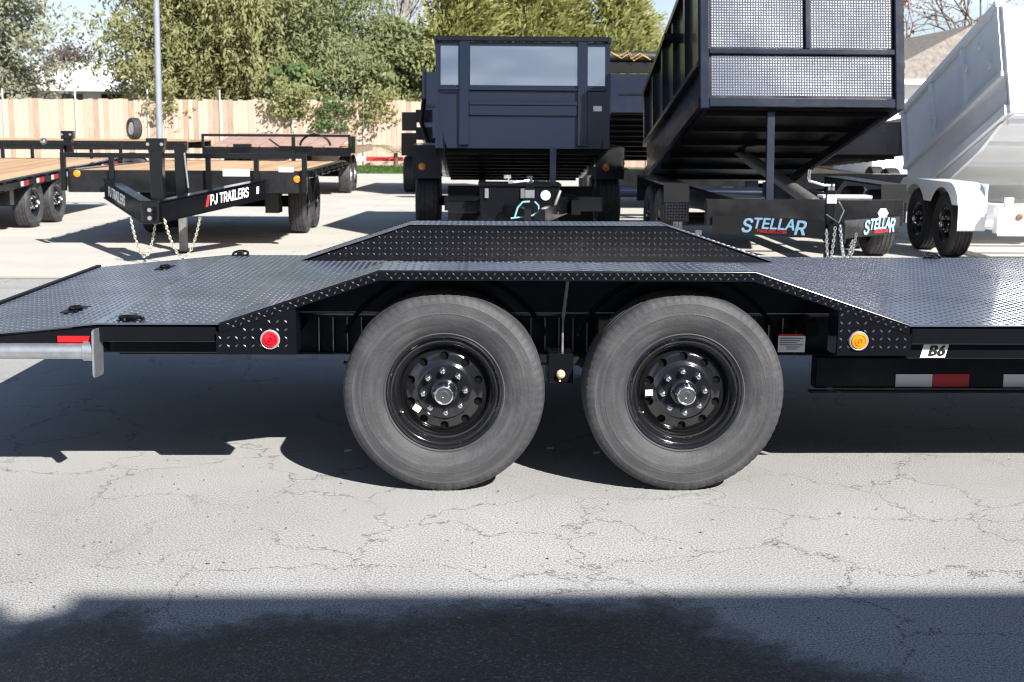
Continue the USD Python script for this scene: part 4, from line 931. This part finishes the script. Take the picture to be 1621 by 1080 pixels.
# --- white dump trailer at the right edge
dw = thing('dump_trailer', 'white dump trailer with bed raised, cut off by the right edge of the frame', 'dump trailer', (6.8, 11, 0))
TW = Tilt(6.84, 12.42, .45, math.atan2(1.13, 3.12)); LW = math.hypot(1.13, 3.12)
bed = dump_bed(dw, TW, LW, 2.04, 1.22, 1.25, 'white_paint', 'white_paint', 'white_paint', side_ribs=4, midrail=.44, under_ribs=5)
obj('front_panel', MB().box(-1.02, 1.02, -LW, -LW + .028, .02, 1.25).xf(TW), 'white_paint', bed, smooth=False)
for x in (-.98, -.35, .35, .98): obj('front_post', MB().box(x - .05, x + .05, -LW - .06, -LW - .002, .0, 1.26, .006).xf(TW), 'white_paint', bed)
for (y, z) in ((-2.95, .72), (-2.3, .95), (-1.2, .70), (-2.7, 1.05)):
    obj('tie_hook', MB().cyl((-1.05, y, z), (-1.065, y, z), .05, 12).xf(TW), 'white_paint', bed)
for s in (-1, 1): obj('side_skirt', MB().prism([(-LW + .25, -.02), (-.0, -.001), (-.0, -.20), (-LW + .9, -.12)], (s * 1.02 + (.0 if s < 0 else -.04), 0, 0), (0, 1, 0), (0, 0, 1), .04).xf(TW), 'white_paint', bed, smooth=False)
fd = holder('fender', dw)
ang = np.linspace(0, math.pi / 2, 7)
outl = [(10.95, .42)] + [(10.75 + .2 * math.cos(a), .64 + .2 * math.sin(a)) for a in ang] + [(9.27 - .30 * math.sin(a), .54 + .30 * math.cos(a)) for a in ang] + [(8.968, .34)]
wd = .30
for (p, q) in zip(outl[:-1], outl[1:]):
    pass
V, F = [], []
for k, (y, z) in enumerate(outl): V += [(5.20, y, z), (5.50, y, z), (5.20, y + (.012 if y < 10 else -.012), z - .012), (5.50, y + (.012 if y < 10 else -.012), z - .012)]
for k in range(len(outl) - 1): F += [[4 * k, 4 * k + 1, 4 * k + 5, 4 * k + 4], [4 * k + 2, 4 * k + 6, 4 * k + 7, 4 * k + 3], [4 * k, 4 * k + 4, 4 * k + 6, 4 * k + 2], [4 * k + 1, 4 * k + 3, 4 * k + 7, 4 * k + 5]]
obj('fender_skin', MB().add(V, F), 'white_paint', fd, smooth=20)
# side valance with two arches
val = Polygon(outl)
for y in (9.5, 10.4): val = val.difference(Point(y, .37).buffer(.405, 24))
val = val.intersection(Polygon([(8.9, .60), (11.1, .60), (11.1, .9), (8.9, .9)]))
for g in getattr(val, 'geoms', [val]):
    obj('fender_side', MB().prism(g, (5.196, 0, 0), (0, 1, 0), (0, 0, 1), .004), 'white_paint', fd, smooth=False)
obj('fender_back', MB().box(5.50, 5.52, 9.0, 10.9, .40, .83), 'white_paint', fd, smooth=False)
for y in (9.5, 10.4): wheel(dw, (5.345, y, .365), .365, .20, .23, 'l', 64, detail=True, dusty=False)
for y in (9.5, 10.4): wheel(dw, (8.3, y, .365), .365, .20, .23, 'r', 32, detail=False, dusty=False)
for y in (9.5, 10.4): obj('axle', MB().cyl((5.4, y, .365), (8.2, y, .365), .05, 10), 'white_paint', dw)
obj('front_cross_beam', MB().box(5.53, 8.1, 8.72, 8.84, .32, .60, .006), 'white_paint', dw)
obj('frame_flange', MB().box(5.53, 8.1, 8.69, 8.718, .30, .325), 'white_paint', dw, smooth=False)
obj('front_lug', MB().box(5.62, 5.70, 8.74, 8.80, .602, .70), 'white_paint', dw, smooth=False)
obj('clearance_lamp', MB().lathe([(.035, 0), (.035, -.02), (.0005, -.03)], (5.76, 8.719, .50), 16), 'rust', dw)
for x in (6.0, 7.7): obj('frame_rail', MB().box(x - .06, x + .06, 8.85, 12.5, .36, .56), 'white_paint', dw, smooth=False)
for s in (-1, 1): obj('tongue_arm', MB().bar((6.84 + s * .8, 8.7, .45), (6.84 + s * .06, 7.4, .45), .08, .15), 'white_paint', dw, smooth=False)

# --- dark dump trailer behind, between the two (rolled tarp, yellow cord)
dr = thing('dump_trailer', 'dark dump trailer with rolled tarp and yellow cord, between the two raised beds', 'dump trailer', (3.1, 18, 0))
TR = Tilt(3.15, 20.2, .8, math.atan2(.82, 4.1)); LR = math.hypot(.82, 4.1)
bed = dump_bed(dr, TR, LR, 2.05, .62, .64, 'navy', 'navy', 'under', side_ribs=4)
obj('front_panel', MB().box(-1.02, 1.02, -LR, -LR + .028, .02, .64).xf(TR), 'navy', bed, smooth=False)
obj('front_rib', MB().box(-.85, .85, -LR - .02, -LR - .001, .30, .33).xf(TR), 'black', bed, smooth=False)
obj('upper_board', MB().box(-1.0, 1.0, -LR, -LR + .03, .66, .88).xf(TR), 'under', bed, smooth=False)
obj('rolled_tarp', MB().tube([(-1.06, -LR + .0, .92), (-.5, -LR, .925), (0, -LR, .915), (.5, -LR, .925), (1.05, -LR, .92)], [.08, .085, .075, .085, .08], 12).xf(TR), 'tarp', bed)
zz = [(-1.0 + .11 * k + .03 * (k % 3), -LR - .095, (.97, .90, .99, .86, .95, .88)[k]) for k in range(6)]
obj('tie_cord', MB().tube(zz, .006, 5).tube([(x + .04, -LR - .09, z - .03) for x, _, z in zz[::-1]], .005, 5).xf(TR), 'cord', bed)
for y in (17.6, 18.5):
    for x, sd in ((2.0, 'l'), (4.3, 'r')): wheel(dr, (x, y, .37), .37, .20, .24, sd, 32, detail=False)
    obj('axle', MB().cyl((2, y, .37), (4.3, y, .37), .05, 8), 'under', dr)
obj('front_cross_beam', MB().box(2.05, 4.2, 15.3, 15.5, .50, .76), 'black_dusty', dr, smooth=False)
for x in (2.5, 3.8): obj('frame_rail', MB().box(x - .06, x + .06, 15.51, 20.2, .5, .72), 'black', dr, smooth=False)
obj('cross_pipe', MB().cyl((1.7, 15.0, .42), (4.4, 15.0, .42), .09, 14), 'navy', dr)
obj('jack', MB().box(2.78, 2.88, 15.0, 15.1, .2, 1.98), 'black', dr, smooth=False)
obj('jack_handle', MB().tube([(2.83, 15.0, 1.99), (2.70, 14.98, 1.97), (2.68, 14.98, 1.9)], .02, 6), 'chrome', dr)

# --- dark dump trailer behind at left
dl_ = thing('dump_trailer', 'far dark dump trailer peeking out behind the left side of the middle one', 'dump trailer', (-.1, 22, 0))
TL = Tilt(.05, 25.0, .75, math.atan2(.4, 4.2)); LL = math.hypot(.4, 4.2)
bed = dump_bed(dl_, TL, LL, 2.1, 1.25, 1.3, 'navy', 'navy', 'under', side_ribs=4)
obj('front_panel', MB().box(-1.05, 1.05, -LL, -LL + .028, .02, 1.3).xf(TL), 'navy', bed, smooth=False)
obj('front_rib', MB().box(-1.0, 1.0, -LL - .03, -LL - .001, .62, .68).xf(TL), 'black', bed, smooth=False)
for x, sd in ((-1.40, 'l'), (1.45, 'r')):
    for y in (23.2, 24.1): wheel(dl_, (x, y, .38), .38, .20, .28, sd, 40, detail=False)
    fd = holder('fender', dl_)
    obj('fender_front', MB().box(x - .16, x + .16, 22.7, 22.73, .78, 1.25), 'black', fd, smooth=False)
    obj('fender_top', MB().box(x - .16, x + .16, 22.731, 24.6, 1.22, 1.25), 'black', fd, smooth=False)
for y in (23.2, 24.1): obj('axle', MB().cyl((-1.4, y, .38), (1.4, y, .38), .05, 8), 'under', dl_)
obj('front_cross_beam', MB().box(-1.1, 1.2, 20.4, 20.6, .5, .75), 'black', dl_, smooth=False)
for x in (-.5, .6): obj('frame_rail', MB().box(x - .06, x + .06, 20.61, 25, .5, .72), 'black', dl_, smooth=False)
obj('corner_bracket', MB().box(-1.52, -1.22, 22.2, 22.5, 1.30, 1.68), 'black', dl_, smooth=False)

dk = thing('dump_trailer', 'low dark dump trailer glimpsed under the right side of the high raised bed', 'dump trailer', (6.0, 18, 0))
TK = Tilt(6.0, 20.5, .72, math.atan2(.25, 4.0)); LK = math.hypot(.25, 4.0)
bed = dump_bed(dk, TK, LK, 2.05, .55, .55, 'black', 'black', 'under', side_ribs=4)
obj('front_panel', MB().box(-1.02, 1.02, -LK, -LK + .028, .02, .55).xf(TK), 'black', bed, smooth=False)
for x, sd in ((4.75, 'l'), (7.25, 'r')):
    for y in (17.7, 18.6): wheel(dk, (x, y, .37), .37, .20, .24, sd, 32, detail=False)
for y in (17.7, 18.6): obj('axle', MB().cyl((4.8, y, .37), (7.2, y, .37), .05, 8), 'under', dk)
obj('front_cross_beam', MB().box(4.9, 7.1, 15.6, 15.8, .46, .70), 'black', dk, smooth=False)
for x in (5.4, 6.6): obj('frame_rail', MB().box(x - .06, x + .06, 15.81, 20.5, .46, .66), 'black', dk, smooth=False)

# ------------------------------------------------------------------ light pole
pole = thing('light_pole', 'tall slim grey steel light pole rising behind the lettered flatbed', 'light pole', (-7.15, 25, 0))
obj('pole_shaft', MB().tube([(-7.17, 25, .25), (-7.12, 25, 4.1), (-7.06, 25, 7.6)], [.075, .062, .05], 14), 'pole', pole)
obj('pole_base', MB().cyl((-7.17, 25, -.01), (-7.17, 25, .25), .22, 18, .2), 'roof_pale', pole)
obj('lamp_arm', MB().tube([(-7.06, 25, 7.5), (-6.8, 25, 7.75), (-6.2, 25, 7.8)], .03, 8), 'pole', pole)
obj('lamp_head', MB().box(-6.3, -5.75, 24.88, 25.12, 7.72, 7.84, .02), 'pole', pole)

# ------------------------------------------------------------------ fence
fence = thing('board_fence', 'tan vertical board fence with pale steel posts closing the back of the lot', 'fence', (-6, 40, 0))
FY = 40.0
x = -19.0; k = 0
while x < 12.4:
    w = .168
    zt = 2.20 + .004 * (x + 16) * .5 + rng.normal(0, .020)
    obj('board', MB().box(x, x + w - .008, FY + rng.uniform(-.004, .004), FY + .022, rng.uniform(.02, .06), zt), 'fence', fence, smooth=False)
    x += w; k += 1
for z in (.45, 1.15, 1.9): obj('fence_rail', MB().box(-19, 12.4, FY + .026, FY + .075, z, z + .09), 'fence', fence, smooth=False)
for x in np.arange(-18.4, 12, 2.43):
    obj('steel_post', MB().cyl((x, FY - .04, 0), (x, FY - .04, 2.55), .03, 10), 'fence_post', fence)
obj('kerb_wheel_stop', MB().box(0, .01, 0, .01, -.05, -.045), 'under', fence) if False else None

# grass strip
gb = MB(); n = 9000
gx, gy = rng.uniform(-9, 2, n), rng.uniform(33.6, 39.85, n)
hh = rng.uniform(.04, .12, n); an = rng.uniform(0, 6.28, n); le = rng.normal(0, .03, (n, 2)); wv = np.stack([np.cos(an), np.sin(an)], 1) * .018
V = np.zeros((n, 3, 3)); V[:, 0, 0] = gx - wv[:, 0]; V[:, 0, 1] = gy - wv[:, 1]; V[:, 1, 0] = gx + wv[:, 0]; V[:, 1, 1] = gy + wv[:, 1]; V[:, 2, 0] = gx + le[:, 0]; V[:, 2, 1] = gy + le[:, 1]; V[:, 2, 2] = hh
V[:, :2, 2] = .0
gb.add(V.reshape(-1, 3), np.arange(3 * n).reshape(-1, 3))
M['soil_green'] = simple('grass_soil', (.09, .13, .04), .9, var=.4, vscale=5)
g = obj('grass', gb, 'grass', smooth=False, base=(0, 36, 0)); tag(g, 'short green grass strip along the foot of the wooden fence', 'grass', kind='stuff')
sheet('grass_bed', -19, 12, 33.5, 39.9, .006, 'soil_green')
ws = thing('wheel_stop', 'low red and white painted barrier bar on the ground before the fence', 'barrier', (-3.2, 39, 0))
for k, (c) in enumerate(('under', 'white_paint', 'letter_red', 'letter_red', 'white_paint')):
    obj('bar_segment', MB().box(-4.9 + .62 * k, -4.29 + .62 * k, 38.9, 39.06, .22, .36, .01), c, ws)
for x in (-4.6, -2.2): obj('bar_leg', MB().box(x - .05, x + .05, 38.93, 39.03, 0, .218), 'under', ws, smooth=False)

# ------------------------------------------------------------------ vegetation
def leaf_cards(P, size, rg, droop=0.0, narrow=.5, dirs=None):
    """diamond leaves at points P with random attitudes"""
    n = len(P); d = rg.normal(0, 1, (n, 3)) if dirs is None else dirs + rg.normal(0, .35, (n, 3))
    d[:, 2] -= droop; d /= np.linalg.norm(d, axis=1, keepdims=True)
    q = np.array([.5, -.9, 1.0]) + rg.normal(0, .62, (n, 3)); s = np.cross(d, q); s /= np.linalg.norm(s, axis=1, keepdims=True) + 1e-9
    L = size * rg.uniform(.6, 1.4, n)[:, None]
    V = np.stack([P - d * L * .5, P + s * L * narrow * .5, P + d * L * .5, P - s * L * narrow * .5], 1).reshape(-1, 3)
    k = 4 * np.arange(n)[:, None]; F = np.vstack([k + [0, 1, 2], k + [0, 2, 3]])
    return V, F
def limbs(base, height, spread, n, rg, trunk_r, lean=(0, 0), start=.3):
    mb = MB(); tips = []
    b = np.array(base, float); topp = b + [lean[0], lean[1], height * .9]
    tp = [b + (topp - b) * t + np.r_[rg.normal(0, .04 * height * t, 2), 0] * (.4 + t) * .5 for t in np.linspace(0, 1, 7)]
    mb.tube(tp, np.linspace(trunk_r, trunk_r * .2, 7), 8)
    for k in range(n):
        t = start + (1 - start) * (k + rg.uniform(0, 1)) / n; i = min(int(t * 6), 5); p = tp[i] + (tp[i + 1] - tp[i]) * (t * 6 - i)
        a = k * 2.4 + rg.uniform(-.5, .5); r = spread * (1 - .55 * max(0, t - start)) * rg.uniform(.6, 1.05)
        e = p + np.array([math.cos(a) * r, math.sin(a) * r, r * rg.uniform(.25, .8)])
        m = p + (e - p) * .5 + [0, 0, .1 * r]
        mb.tube([p, m, e], [trunk_r * .4 * (1.1 - t * .6), trunk_r * .22 * (1.1 - t * .6), trunk_r * .06], 5)
        tips += [(p + (m - p) * .7, .6), (m, .9), (m + (e - m) * .55, 1.0), (e, 1.0)]
    tips.append((tp[-1], 1.0))
    return mb, tips
def broad_tree(name, label, base, height, spread, nl, per, size, leafm, seed, clump=.55, barkm='trunk', droop=.3, narrow=.5, lean=(0, 0), start=.3, group=None, cat='tree', zmin=None, flat=.8):
    rg = np.random.default_rng(seed); t = thing(name, label, cat, base, group)
    mb, tips = limbs(base, height, spread, nl, rg, height * .022, lean, start)
    obj('trunk', mb, barkm, t, smooth=True)
    P = []
    for c, k in tips:
        for q in range(3):
            cc = c + rg.normal(0, clump * .9, 3) * [1, 1, .7]; m = int(per * k / 3 * rg.uniform(.5, 1.4))
            u = rg.normal(0, 1, (m, 3)); u /= np.linalg.norm(u, axis=1, keepdims=True); r = clump * rg.uniform(.3, 1.0, (m, 1)) ** .6 * rg.uniform(.6, 1.15)
            P.append(cc + u * r * [1, 1, flat])
    P = np.vstack(P)
    if zmin: P = P[P[:, 2] > zmin]
    obj('crown', leaf_cards(P, size, rg, droop, narrow), leafm, t, smooth=False)
    return t
def willow_tree(name, label, base, height, spread, ns, leafm, seed, size=.16, zmin=2.0, lean=(0, 0), reach=2.4):
    rg = np.random.default_rng(seed); t = thing(name, label, 'tree', base)
    mb, tips = limbs(base, height, spread, 16, rg, height * .022, lean, .25)
    obj('trunk', mb, 'trunk', t, smooth=True)
    P, D = [], []
    tp = np.array([c for c, _ in tips])
    for k in range(ns):
        c = tp[rg.integers(len(tp))] + rg.normal(0, .55, 3) * [1, 1, .7]; a = rg.uniform(0, 6.28); h = rg.uniform(.2, .7); ln = reach * rg.uniform(.35, 1.0)
        m = int(ln / .075); s = np.linspace(0, 1, m)
        pts = c + np.stack([np.cos(a) * h * s ** .6, np.sin(a) * h * s ** .6, -ln * s ** 1.4 + .25 * s], 1) + rg.normal(0, .05, (m, 3))
        P.append(pts); D.append(np.tile([np.cos(a) * .35, np.sin(a) * .35, -1], (m, 1)))
    P, D = np.vstack(P), np.vstack(D); ok = P[:, 2] > zmin; P, D = P[ok], D[ok]
    obj('crown', leaf_cards(P, size, rg, 0, .34, D), leafm, t, smooth=False)
    return t
def conifer(name, label, base, height, spread, nb, leafm, seed, size=.2, zlow=.8):
    rg = np.random.default_rng(seed); t = thing(name, label, 'tree', base)
    b = np.array(base, float); tr = MB().tube([b, b + [0, 0, height * .5], b + [.1, 0, height]], [height * .022, height * .014, .02], 8)
    P, D = [], []
    for k in range(nb):
        f = rg.uniform(0, 1) ** .85; z = zlow + f * (height - zlow); r = spread * (1 - f * .80) * rg.uniform(.55, 1.08); a = rg.uniform(0, 6.28)
        n = max(4, int(r / .16)); s = np.linspace(.12, 1, n); ca, sa = math.cos(a), math.sin(a)
        line = b + np.stack([ca * r * s, sa * r * s, z + r * (.16 * s + .30 * s ** 2 - .12)], 1) + [0, 0, 0]
        line[:, 2] -= b[2]; line[:, 2] += b[2]
        if k % 3 == 0: tr.tube([line[0], line[len(line) // 2], line[-1]], [.035, .02, .008], 4)
        for p, sv in zip(line, s):
            m = int(12 * (1.15 - .5 * sv)); off = rg.normal(0, 1, (m, 3)) * [.20 + .14 * (1 - sv), .20 + .14 * (1 - sv), .09]
            P.append(p + off); D.append(np.tile([ca * .7 + .5, sa * .7, .6], (m, 1)))
    obj('trunk', tr, 'trunk', t, smooth=True)
    P, D = np.vstack(P), np.vstack(D)
    obj('crown', leaf_cards(P, size, rg, 0, .32, D), leafm, t, smooth=False)
    return t
def bare_tree(name, label, base, height, seed, barkm, leafm=None, nleaf=0, spread=.5, depth=5, lsize=.12):
    rg = np.random.default_rng(seed); t = thing(name, label, 'tree', base); mb = MB(); ends = []
    def grow(p, d, L, r, k):
        q = p + d * L * .5 + rg.normal(0, .05 * L, 3); e = p + d * L + rg.normal(0, .08 * L, 3)
        mb.tube([p, q, e], [r, r * .82, r * .62], 5 if k > 2 else 4, cap=False); ends.append(e)
        if k == 0: return
        for i in range(3 if k > 1 else 2):
            nd = d + rg.normal(0, spread, 3); nd[2] += .12; nd /= np.linalg.norm(nd)
            grow(q + (e - q) * rg.uniform(.2, 1), nd, L * rg.uniform(.62, .82), r * .58, k - 1)
    grow(np.array(base, float), np.array([rg.normal(0, .06), rg.normal(0, .06), 1.0]), height * .36, height * .014, depth)
    obj('trunk', mb, barkm, t, smooth=True)
    if leafm:
        E = np.array(ends[len(ends) // 6:]); P = E[rg.integers(len(E), size=nleaf)] + rg.normal(0, .22, (nleaf, 3))
        obj('crown', leaf_cards(P, lsize, rg, .2, .6), leafm, t, smooth=False)
    return t

# left pale grey-green tree, then the green mass, from left to right
broad_tree('grey_leaf_tree', 'pale grey-green leafy tree at the far left behind the fence', (-17.4, 43.5, 0), 7.4, 2.6, 22, 210, .17, 'leaf_pale', 3, clump=.62, zmin=1.9)
broad_tree('grey_leaf_tree', 'low pale shrubby tree under the grey-green one by the white house', (-17.7, 44.6, 0), 3.6, 1.3, 12, 240, .16, 'leaf_pale', 4, clump=.45, zmin=1.8)
bare_tree('purple_twig_tree', 'small purplish bare-twigged tree against the sky, left of the light pole', (-18.6, 56, 0), 6.0, 5, 'trunk_pale', 'leaf_brown', 3600, .55, 5, .15)
feathery = dict(droop=.75, narrow=.30, flat=.9)
broad_tree('olive_tree', 'olive green tree right behind the light pole', (-11.3, 44.4, 0), 7.6, 2.3, 24, 235, .22, 'leaf_olive', 11, clump=.88, zmin=1.9, start=.22, **feathery)
willow_tree('feathery_tree', 'broad feathery green tree hanging over the middle of the fence', (-8.0, 43.0, 0), 7.4, 2.4, 420, 'leaf_olive', 12, .2, reach=1.7)
broad_tree('feathery_tree', 'tall pale olive tree rising behind the feathery tree in the middle', (-8.7, 45.6, 0), 8.6, 2.8, 28, 235, .23, 'leaf_olive', 23, clump=.95, zmin=1.9, start=.25, **feathery)
broad_tree('weeping_tree', 'soft deep green tree left of the dump trailers behind the fence', (-5.4, 43.8, 0), 7.0, 2.2, 24, 220, .21, 'leaf_green', 13, clump=.85, zmin=1.9, start=.22, **feathery)
broad_tree('dark_shrub_tree', 'dark green dense tree low behind the fence near the dump trailers', (-3.0, 44.5, 0), 5.0, 1.6, 20, 300, .18, 'leaf_green', 14, clump=.55, zmin=1.9)
broad_tree('broadleaf_tree', 'bright broad-leaved plant poking above the middle of the fence', (-6.3, 40.9, 0), 3.3, .7, 10, 46, .34, 'leaf_bright', 15, clump=.36, zmin=1.6, narrow=.55, cat='plant')
broad_tree('olive_tree', 'darker olive tree deep behind the light pole and the feathery tree', (-10.0, 48, 0), 7.2, 2.4, 24, 380, .22, 'leaf_green', 16, clump=.7, zmin=2)
broad_tree('ivy_bush', 'bright bushy plant spilling over the fence above the third flatbed', (-4.75, 40.15, 0), 2.3, .55, 12, 100, .13, 'leaf_bright', 17, clump=.3, zmin=1.25, cat='bush')
broad_tree('ivy_bush', 'yellow-green bush spilling over the fence beside the light pole', (-10.6, 40.15, 0), 2.6, .8, 12, 80, .12, 'leaf_olive', 18, clump=.28, zmin=1.75, cat='bush')
broad_tree('ivy_bush', 'olive bush drooping over the fence right of the feathery tree', (-3.5, 40.15, 0), 2.6, .6, 12, 100, .13, 'leaf_olive', 19, clump=.34, zmin=1.5, cat='bush')
broad_tree('ivy_bush', 'grey-green foliage hanging over the fence top left of the bright bush', (-6.2, 40.15, 0), 2.7, .7, 14, 110, .13, 'leaf_olive', 27, clump=.38, zmin=1.7, cat='bush')
bare_tree('bare_tree', 'tall bare pale tree against the sky left of the conifers', (-3.3, 50, 0), 9.5, 21, 'trunk_pale', None, 0, .32, 5)
bare_tree('bare_tree', 'leaning bare pale tree just left of the dark middle dump trailer top', (-2.2, 52, 0), 9.2, 22, 'trunk_pale', 'leaf_brown', 400, .36, 5, .13)
conifer('conifer', 'yellow-green feathery conifer above the left part of the middle dump trailer', (-.2, 44.5, 0), 8.4, 3.0, 420, 'leaf_conifer', 31, .28)
conifer('conifer', 'broad yellow-green conifer above the right part of the middle dump trailer', (2.9, 45.0, 0), 8.2, 3.4, 460, 'leaf_conifer', 32, .28)
conifer('conifer', 'rounded yellow-green conifer sloping down toward the raised black bed', (5.4, 44.0, 0), 6.6, 2.8, 380, 'leaf_conifer', 33, .28)
broad_tree('green_tree', 'mid green leafy tree between the conifers, behind them', (1.2, 48.5, 0), 7.6, 2.2, 20, 300, .18, 'leaf_green', 34, clump=.6, zmin=2)
bare_tree('hazy_tree', 'grey thin-leaved tree beyond the conifers, left of the raised black bed', (8.0, 56, 0), 8.0, 41, 'trunk_pale', 'leaf_pale', 2600, .5, 5, .16)
bare_tree('orange_tree', 'orange autumn tree between the black and the white dump beds', (16.6, 46, 0), 6.6, 42, 'trunk', 'leaf_orange', 3000, .45, 5, .15)
bare_tree('orange_tree', 'sparse bare tree with few orange leaves above the white dump bed', (19.2, 46, 0), 9.0, 43, 'trunk', 'leaf_orange', 500, .42, 5, .13)
broad_tree('green_tree', 'green tree partly hidden behind the right side of the raised black bed', (13.4, 45, 0), 6.2, 1.7, 16, 260, .18, 'leaf_green', 44, clump=.55, zmin=2)
# palm-like young plant in front of the fence next to the dump trailers
pp = thing('palm_plant', 'young palm with arching fronds at the fence left of the dump trailers', 'plant', (-2.65, 38.6, 0))
obj('trunk', MB().tube([(-2.65, 38.6, 0), (-2.65, 38.6, .5)], [.09, .07], 10), 'trunk', pp)
for k in range(9):
    a = k * .7 + .2; V, F = [], []
    for s in np.linspace(.08, 1, 16):
        c = np.array([-2.65 + math.cos(a) * 1.1 * s, 38.6 + math.sin(a) * 1.1 * s, .5 + .95 * s - .85 * s * s])
        for sg in (-1, 1):
            e = c + np.array([-math.sin(a) * sg * .26 + math.cos(a) * .12, math.cos(a) * sg * .26 + math.sin(a) * .12, -.10]) * (1.1 - s * .6)
            i = len(V); w_ = np.array([math.cos(a), math.sin(a), 0]) * .022
            V += [c - w_, c + w_, e]; F.append([i, i + 1, i + 2])
    obj('frond', MB().add(V, F), 'leaf_green', pp, smooth=False)

# ------------------------------------------------------------------ houses beyond the fence
ha = thing('white_house', 'low white house with a pale roof seen over the fence at the left', 'house', (-16, 54, 0))
obj('wall', MB().box(-19.5, -12.8, 52.5, 58, 0, 2.75), 'white_wall', ha, smooth=False)
obj('roof', MB().prism([(52.0, 2.76), (58.5, 2.76), (55.2, 4.1)], (-19.9, 0, 0), (0, 1, 0), (0, 0, 1), 7.5), 'roof_pale', ha, smooth=False)
obj('chimney', MB().box(-15.0, -14.55, 53.8, 54.3, 2.9, 4.6), 'stucco', ha, smooth=False)
for x in (-17.9, -16.2, -14.2):
    obj('window', MB().box(x, x + .9, 52.47, 52.497, 2.05, 2.65), 'dark_glass', ha, smooth=False)
hb = thing('shingle_house', 'house with grey-brown shingle roof between the black and white dump beds', 'house', (15, 38, 0))
obj('wall', MB().box(12.6, 19.5, 36.2, 43, 0, 2.9), 'white_wall', hb, smooth=False)
obj('roof', MB().prism([(12.2, 2.91), (20.0, 2.91), (18.0, 4.6), (15.4, 4.6)], (0, 43.5, 0), (1, 0, 0), (0, 0, 1), 7.8), 'roof_grey', hb, smooth=False)
obj('fascia', MB().box(12.18, 20.02, 35.66, 35.695, 2.78, 2.93), 'white_paint', hb, smooth=False)
obj('window', MB().box(14.6, 15.6, 36.16, 36.197, 1.2, 2.3), 'dark_glass', hb, smooth=False)
gm = MB(); ico = trimesh.creation.icosphere(0, 1.0)
for k in range(420):
    x, y = rng.uniform(-2.3, 2.8), rng.uniform(-1.9, 1.6) ; r = rng.uniform(.0015, .0045) * (1.4 if rng.random() < .1 else 1)
    gm.add(ico.vertices * [r * rng.uniform(.7, 1.5), r * rng.uniform(.7, 1.4), r * .7] + [x, y, r * .5 + .004], ico.faces)
M['grit'] = simple('grit', (.10, .095, .09), .8, col2=(.35, .34, .32), vscale=9)
gr_ = obj('gravel', gm, 'grit', smooth=False, base=(0, 0, 0)); tag(gr_, 'tiny loose grit scattered over the sunlit asphalt around the near tyres', 'grit', kind='stuff')
# small debris in the wheels' shade
for (x, y) in ((-.558, .70), (.33, .74), (.53, .66)):
    s_ = obj('leaf_litter', MB().prism([(-.016, -.006), (.010, -.010), (.020, .002), (-.004, .009)], (x, y, .003), (1, .3, 0), (-.3, 1, .12), .003), 'sticker', smooth=False, base=(x, y, 0))
    tag(s_, {-.558: 'pale paper scrap on asphalt left of the rear near tyre', .33: 'pale paper scrap on asphalt between the two near tyres', .53: 'smallest pale scrap close beside the front near tyre'}[x], 'litter')
